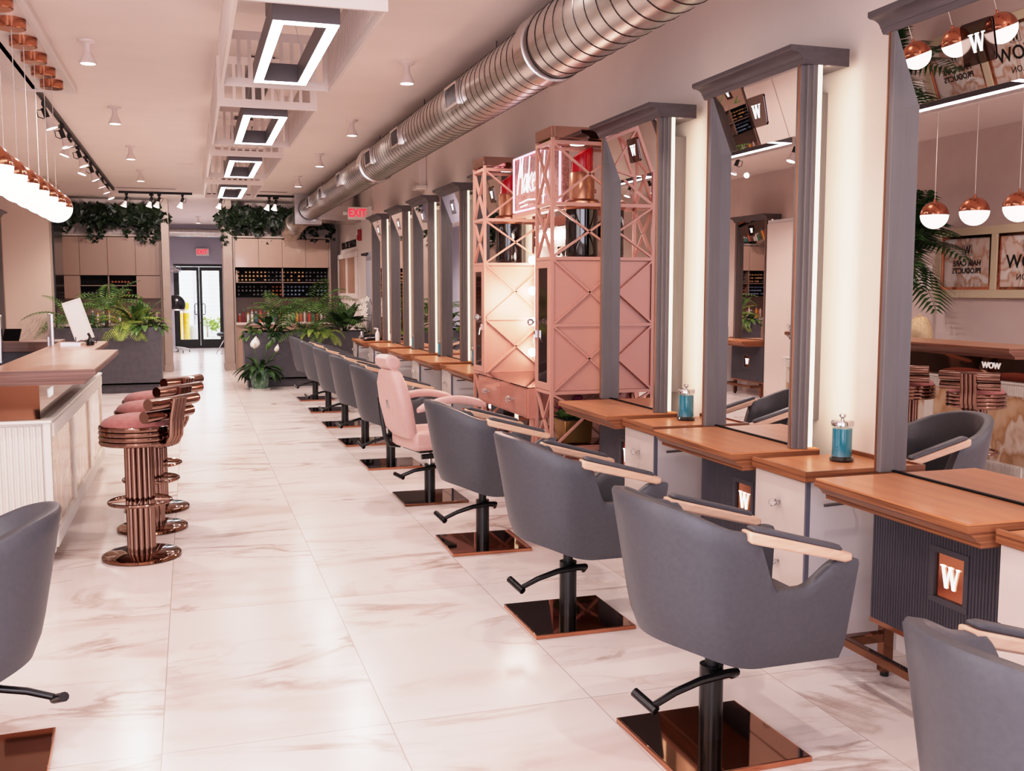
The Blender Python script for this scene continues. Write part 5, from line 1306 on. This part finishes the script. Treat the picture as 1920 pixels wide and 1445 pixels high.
for a in (0.2, 2.8, 4.4):
    rows = []
    for i in range(7):
        u = i/6; w = 0.03*math.sin(PI*u**0.8)+0.003; c = Vector((0.16*u*math.cos(a), 0.16*u*math.sin(a), 0.1+0.12*u-0.1*u*u)); s = Vector((-math.sin(a), math.cos(a), 0))
        rows.append([c-s*w, c+Vector((0,0,-0.006)), c+s*w])
    lf.grid(rows)
lf.build('leaves', M_greend, t, smooth=60)
# ivy garlands
def ivy(x0, x1, y, lab, hang):
    t = thing('ivy_garland', lab, 'ivy', ((x0+x1)/2, y, 3.1)); cx = (x0+x1)/2
    mb = MB(); st = MB()
    def leaf(p, s):
        d = Vector((random.uniform(-1,1), random.uniform(-1.0,0.3), random.uniform(-1,0.35))).normalized(); w = d.cross(Vector((random.uniform(-.3,.3),1,random.uniform(-.3,.3)))).normalized()
        nn = d.cross(w)*0.12*s
        mb.add([p, p+d*s*0.3+w*s*0.42+nn, p+d*s, p+d*s*0.3-w*s*0.42+nn], [(0,1,2),(0,2,3)])
    for k in range(int(720*(x1-x0)/2)):
        leaf(Vector((random.uniform(x0,x1)-cx, random.uniform(-0.27,0.08), random.uniform(-0.22,0.11))), random.uniform(0.1,0.17))
    for x, z in hang:
        p = Vector((x-cx, random.uniform(-0.15,0.1), -0.05)); pts = [p.copy()]
        while p.z > z-3.22:
            p = p + Vector((random.uniform(-0.03,0.03), random.uniform(-0.01,0.01), -0.05)); pts.append(p.copy())
            for _ in range(3): leaf(p+Vector((random.uniform(-0.06,0.06),random.uniform(-0.05,0.05),0)), random.uniform(0.07,0.12))
        if len(pts) > 1: st.tube(pts, 0.004, 4)
    mb.build('leaves', M_ivy, t, smooth=0)
    st.box(x0-cx, x1-cx, -0.12, 0.06, -0.04, 0.04); st.build('vines', M_ivy, t)
ivy(-2.4, -0.4, 20.95, 'dark ivy garland hanging above the left back cabinet', [(-2.3,2.75),(-2.2,2.85),(-1.75,2.75),(-1.65,2.7),(-1.55,2.78),(-1.2,2.8),(-1.0,2.72),(-0.9,2.85),(-0.72,2.7),(-0.6,2.7),(-0.8,2.8)])
ivy(0.6, 2.75, 20.85, 'dark ivy garland hanging above the right back cabinet', [(0.72,2.65),(0.8,2.8),(1.05,2.72),(1.3,2.75),(1.35,2.85),(1.6,2.7),(1.85,2.68),(1.9,2.75),(2.2,2.8),(2.5,2.72),(2.7,2.75)])

# ------------------------------------------------------------------ back cabinets
def backcab(x0, x1, y, lab, right):
    t = thing('back_cabinet', lab, 'cabinet', ((x0+x1)/2, y, 0)); cx = (x0+x1)/2; m = M_cab if right else M_cabL
    D = 21.28-y
    MB().frame((x0-cx,0,0), (1,0,0), (0,0,1), x1-x0, 2.66, 0.035, (0,D,0)).box(x0-cx,x1-cx,D-0.02,D,0.0,2.64).build('surround', M_column, t, smooth=0)
    def doors(xs, z0, z1):
        for a, b in zip(xs, xs[1:]): MB().box(a-cx+0.004, b-cx-0.004, 0.02, 0.045, z0+0.004, z1-0.004).build('door', m, t, smooth=0, bevel=0.002)
    w = x1-x0-0.07; a = x0+0.035; b = x1-0.035
    bd = MB()
    if right:
        doors([a+w*k/4 for k in range(5)], 2.04, 2.615)
        bd.box(a-cx,b-cx,0.05,D-0.02,2.04,2.6)
        nx0, nx1, nz0, nz1, nmid = a, b, 1.46, 2.035, 1.745
    else:
        xs = [a, -1.985, -1.485, -0.98, b]
        doors(xs, 1.875, 2.615); doors([a, -1.985], 1.43, 1.87); doors([-0.98, b], 1.43, 1.87)
        bd.box(a-cx,b-cx,0.05,D-0.02,1.88,2.6).box(a-cx,-1.99-cx,0.05,D-0.02,1.43,1.87).box(-0.975-cx,b-cx,0.05,D-0.02,1.43,1.87)
        nx0, nx1, nz0, nz1, nmid = -1.985, -0.98, 1.44, 1.87, 1.68
    bd.build('carcass', m, t, smooth=0)
    nb = MB().box(nx0-cx,nx1-cx,D-0.14,D-0.12,nz0,nz1).box(nx0-cx,nx1-cx,0.05,D-0.12,nz0-0.015,nz0).box(nx0-cx,nx1-cx,0.05,D-0.12,nz1,nz1+0.012)
    nb.build('niche_lining', M_onyxd, t, smooth=0)
    MB().box(nx0-cx,nx1-cx,0.04,D-0.14,nmid-0.008,nmid+0.008).box((nx0+nx1)/2-cx-0.01,(nx0+nx1)/2-cx+0.01,0.04,D-0.14,nz0,nz1).build('niche_shelf', M_taupe, t, smooth=0)
    MB().box(a-cx,b-cx,D-0.05,D-0.03,0.95,1.445).build('backsplash', M_taupe, t, smooth=0)
    MB().box(a-cx,b-cx,-0.02,D-0.03,0.90,0.95).build('counter', M_lacq, t, smooth=0)
    MB().box(a-cx,b-cx,0.03,D-0.03,0.02,0.90).build('base_units', m, t, smooth=0)
    return (nx0, nx1, nz0, nz1, nmid)
nr = backcab(0.84, 2.76, 20.8, 'right back cabinet with glossy beige doors and dark dye niche', True)
nl = backcab(-2.36, -0.50, 20.95, 'left back cabinet with beige doors and small dark niche', False)
# dye tubes lying end-on in the niches
tubes = {}
def tube_obj(kind, m):
    t = thing('dye_tube', 'x', 'dye tube', (0,0,0))
    MB().lathe([(0.001,0.001),(0.012,0.0),(0.016,0.006),(0.016,0.03),(0.02,0.034),(0.02,0.17),(0.001,0.17)], n=10, M=Matrix.Rotation(-PI/2, 4, 'X')).build('tube', m, t)
    return t
cols = {'gold': mat('cap_gold', 'D8A878', 0.3), 'grey': mat('cap_grey', '6E6668', 0.3), 'orange': mat('cap_orange', 'B0623C', 0.3), 'blue': mat('cap_blue', '8998B2', 0.3), 'rose': mat('cap_rose', 'C98E7C', 0.3)}
protos = {}
def place_tube(kind, x, y, z, lab, grp):
    if kind not in protos:
        protos[kind] = tube_obj(kind, cols[kind]); o = protos[kind]; o.location = (x,y,z); o['label'] = lab; o['group'] = grp
    else: dup(protos[kind], (x,y,z), None, lab, grp)
x0, x1, z0, z1, zm = nr; xm = (x0+x1)/2
rng = random.Random(3)
for half, (xa, xb) in enumerate(((x0+0.07, xm-0.03), (xm+0.04, x1-0.05))):
    for shelf, zb in enumerate((zm+0.008, z0)):
        for row in range(3):
            nn = 12
            for k in range(nn):
                x = xa + (xb-xa)*k/(nn-1)
                if rng.random() < (0.22 if row == 0 else 0.12): continue
                kind = [[('gold' if k < 8 else 'grey'), ('gold' if k < 6 else 'grey')], [('grey' if k < 9 else 'orange'), 'blue']][shelf][half]
                place_tube(kind, x, 20.98, zb+0.022+0.078*row+0.02, f'small {kind} capped dye tube in the {"upper" if shelf == 0 else "lower"} {"left" if half == 0 else "right"} niche of the right back cabinet', f'{kind} dye tubes {"upper" if shelf == 0 else "lower"} {"left" if half == 0 else "right"} niche')
racks = MB()
x0l, x1l, z0l, z1l, zml = nl
for k in range(6):
    for row in range(3):
        if rng.random() < 0.25: continue
        place_tube('orange', -1.42+0.058*k, 21.08, (zml+0.03 if row == 2 else z0l+0.03+0.07*row)+(0.04 if row == 2 else 0), 'small orange dye tube in the dark niche of the left back cabinet', 'orange dye tubes left niche')
for k in range(5):
    for row in range(2):
        place_tube('grey', -1.93+0.07*k, 21.08, z0l+0.03+0.07*row, 'small grey dye tube in the dark niche of the left back cabinet', 'grey dye tubes left niche')
for row_z, half in ():
    pass
rk = thing('tube_rack', 'thin dark wire racks holding the dye tubes in the right back cabinet', 'rack', (x0+0.02, 20.98, z0))
rb = MB()
for shelf, zb in enumerate((zm+0.008-z0, 0.0)):
    for row in range(3):
        for yy in (0.03, 0.12): rb.box(0.02, x1-x0-0.05, yy, yy+0.006, zb+0.015+0.078*row, zb+0.0215+0.078*row)
    for xx in (0.02, (x1-x0)/2-0.06, (x1-x0)/2+0.01, x1-x0-0.06):
        for yy in (0.03, 0.12): rb.box(xx, xx+0.006, yy, yy+0.006, zb, zb+0.2)
rb.build('wires', M_onyxd, rk, smooth=0)
MB().box(0.0,0.01,0.02,0.14,0,0.2).build('end_plate', M_onyxd, rk, smooth=0)
rk = thing('tube_rack', 'thin dark wire rack holding the dye tubes in the left back cabinet', 'rack', (x0l+0.02, 21.08, z0l))
rb = MB()
for row in range(2):
    for yy in (0.02, 0.1): rb.box(0.0, x1l-x0l-0.06, yy, yy+0.005, 0.003+0.07*row, 0.009+0.07*row)
for yy in (0.02, 0.1): rb.box(0.0, x1l-x0l-0.06, yy, yy+0.005, zml-z0l+0.043, zml-z0l+0.049)
for xx in (0.0, x1l-x0l-0.07): rb.box(xx, xx+0.008, 0.02, 0.11, 0, 0.3)
rb.build('wires', M_onyxd, rk, smooth=0)
# products on the back counters
pc = ['C4452E', 'E8D8D0', 'D89A3C', '3E6E8A', 'D8C4B8', '8A2C3C', '4A8A6A', 'E4E0DC', 'C86A4A']
PM = [mat(f'product_{i}', c, 0.3) for i, c in enumerate(pc)]
names = ['red', 'cream', 'amber', 'blue', 'beige', 'wine', 'green', 'white', 'orange']
pcount = {}
def bottle(x, y, z, i, h, where):
    t = thing('product_bottle', f'small {names[i]} product bottle on the {where}', 'bottle', (x, y, z), 0, f'{names[i]} product bottles on the {where}')
    r = 0.024
    MB().lathe([(r,0),(r,h*0.7),(r*0.5,h*0.8),(r*0.5,h*0.86),(0.001,h*0.86)], n=12).build('body', PM[i], t)
    MB().lathe([(r*0.6,h*0.86),(r*0.6,h),(0.001,h)], n=12).build('cap', PM[(i+1) % 9], t)
for k in range(22): bottle(0.95+0.081*k, 21.0+0.05*math.sin(k*2.1), 0.95, (k*5+k//3) % 9, 0.17+0.09*abs(math.sin(k*1.7)), 'right back counter')
for k in range(14): bottle(-1.9+0.098*k, 21.1+0.03*math.sin(k*2.1), 0.95, (k*4+k//3+2) % 9, 0.17+0.08*abs(math.sin(k*1.3)), 'left back counter')
t = thing('tall_bottle', 'pale tall bottle standing at the left of the upper dye niche', 'bottle', (x0+0.035, 20.93, zm+0.008))
MB().lathe([(0.026,0),(0.028,0.12),(0.013,0.17),(0.012,0.21),(0.001,0.212)], n=14).build('body', PM[4], t); MB().lathe([(0.014,0.205),(0.014,0.23),(0.001,0.232)], n=12).build('cap', PM[1], t)

# ------------------------------------------------------------------ lights
def area(name, loc, rot, sx, sy, e, col='FFF0EA', spread=PI):
    l = bpy.data.lights.new(name, 'AREA'); l.shape = 'RECTANGLE'; l.size = sx; l.size_y = sy; l.energy = e; l.color = lin(col)[:3]; l.spread = spread
    o = bpy.data.objects.new(name, l); C.objects.link(o); o.location = loc; o.rotation_euler = rot; return o
def spot(name, loc, e, rot=(0,0,0), col='FFEFE9', ang=2.8, r=0.03):
    l = bpy.data.lights.new(name, 'SPOT'); l.energy = e; l.color = lin(col)[:3]; l.spot_size = ang; l.spot_blend = 0.6; l.shadow_soft_size = r
    o = bpy.data.objects.new(name, l); C.objects.link(o); o.location = loc; o.rotation_euler = rot; return o
for x, ys in ((-0.637, (2.4, 5.1, 7.87, 10.6, 13.38, 16.0)), (1.655, (2.4, 5.1, 7.87, 10.65, 13.4, 16.1))):
    for y in ys: spot('lamp_light', (x, y, H-0.18), 70 if y < 6 else 105 if y < 9 else 135)
for x, y in ((-1.25,11.5),(-1.25,13.8),(-1.25,16.2)): spot('track_light', (x-0.05, y, H-0.3), 90, (0,-0.4,0))
for x in (-0.8, -0.1, 0.6, 1.5): spot('track_light', (x, 19.0, H-0.32), 60, (0.75,0,0))
spot('lamp_light', (0.25, 25.6, H-0.2), 420)
spot('lamp_light', (0.25, 23.0, H-0.1), 90)  # added fill spot to brighten the back room, no lamp hangs here
area('rear_daylight_fill', (0.0, -2.3, 1.7), (math.radians(90),0,0), 4.6, 2.6, 260, 'E6EBFF')  # added cool fill panel behind the camera, the rear wall has no window
area('left_side_fill', (-2.7, 1.2, 1.7), (0,math.radians(-90),0), 2.2, 4.2, 115, 'FBF4F4')  # added unseen fill panel brightening the right wall, no opening on this side
area('back_daylight', (0.27, 29.3, 1.3), (math.radians(-90),0,0), 1.1, 2.0, 15, 'EAF2FF')
for y in [a for a, _ in ST[1:]]:
    for yy, rz in ((y+0.035, 0.35), (y-0.895, PI-0.35)):
        area('led_strip_light', (WR-0.165, yy, 1.75), (math.radians(90), 0, rz + PI), 0.02, 1.75, 3.6, 'FFE9D2')
p = bpy.data.lights.new('vanity_light', 'POINT'); p.energy = 17; p.color = lin('FFE0D0')[:3]; p.shadow_soft_size = 0.15
o = bpy.data.objects.new('vanity_light', p); C.objects.link(o); o.location = (2.6, 7.9, 1.5)

w = bpy.data.worlds.new('sky'); SC.world = w; w.use_nodes = True
w.node_tree.nodes['Background'].inputs[0].default_value = lin('F4F8FF'); w.node_tree.nodes['Background'].inputs[1].default_value = 5.0
# ------------------------------------------------------------------ camera
F, CX, CY = 1887.0, 960.0, 722.5
vx, vy = 355.0, 543.0
dY = Vector(((vx-CX)/F, (vy-CY)/F, 1)).normalized(); dD = Vector((0, F, -(vy-CY))).normalized(); dX = dD.cross(dY)
Rm = Matrix((dX, dY, -dD))
right = Rm.col[0]; down = Rm.col[1]; fwd = Rm.col[2]
cam = bpy.data.cameras.new('camera'); co = bpy.data.objects.new('camera', cam); C.objects.link(co)
mw = Matrix((( right.x, -down.x, -fwd.x, 0), (right.y, -down.y, -fwd.y, 0), (right.z, -down.z, -fwd.z, 1.6), (0,0,0,1)))
co.matrix_world = mw
cam.sensor_width = 36; cam.sensor_fit = 'HORIZONTAL'; cam.lens = 36*F/1920; cam.clip_start = 0.05; cam.clip_end = 200
SC.camera = co
SC.view_settings.view_transform = 'Standard'; SC.view_settings.look = 'None'; SC.view_settings.exposure = -0.15
SC.view_settings.use_curve_mapping = True
cm = SC.view_settings.curve_mapping
cm.white_level = (2.0, 2.0, 2.0)
cv = cm.curves[3]
for x, y in ((0.02, 0.033), (0.05, 0.096), (0.1, 0.21), (0.2, 0.43), (0.35, 0.69), (0.5, 0.85), (0.75, 0.96)): cv.points.new(x, y)
cm.update()
try:
    SC.cycles.use_denoising = True; SC.cycles.max_bounces = 8; SC.cycles.glossy_bounces = 5; SC.cycles.diffuse_bounces = 4; SC.cycles.transparent_max_bounces = 8
    SC.cycles.sample_clamp_indirect = 6; SC.cycles.caustics_reflective = False; SC.cycles.caustics_refractive = False
except Exception: pass
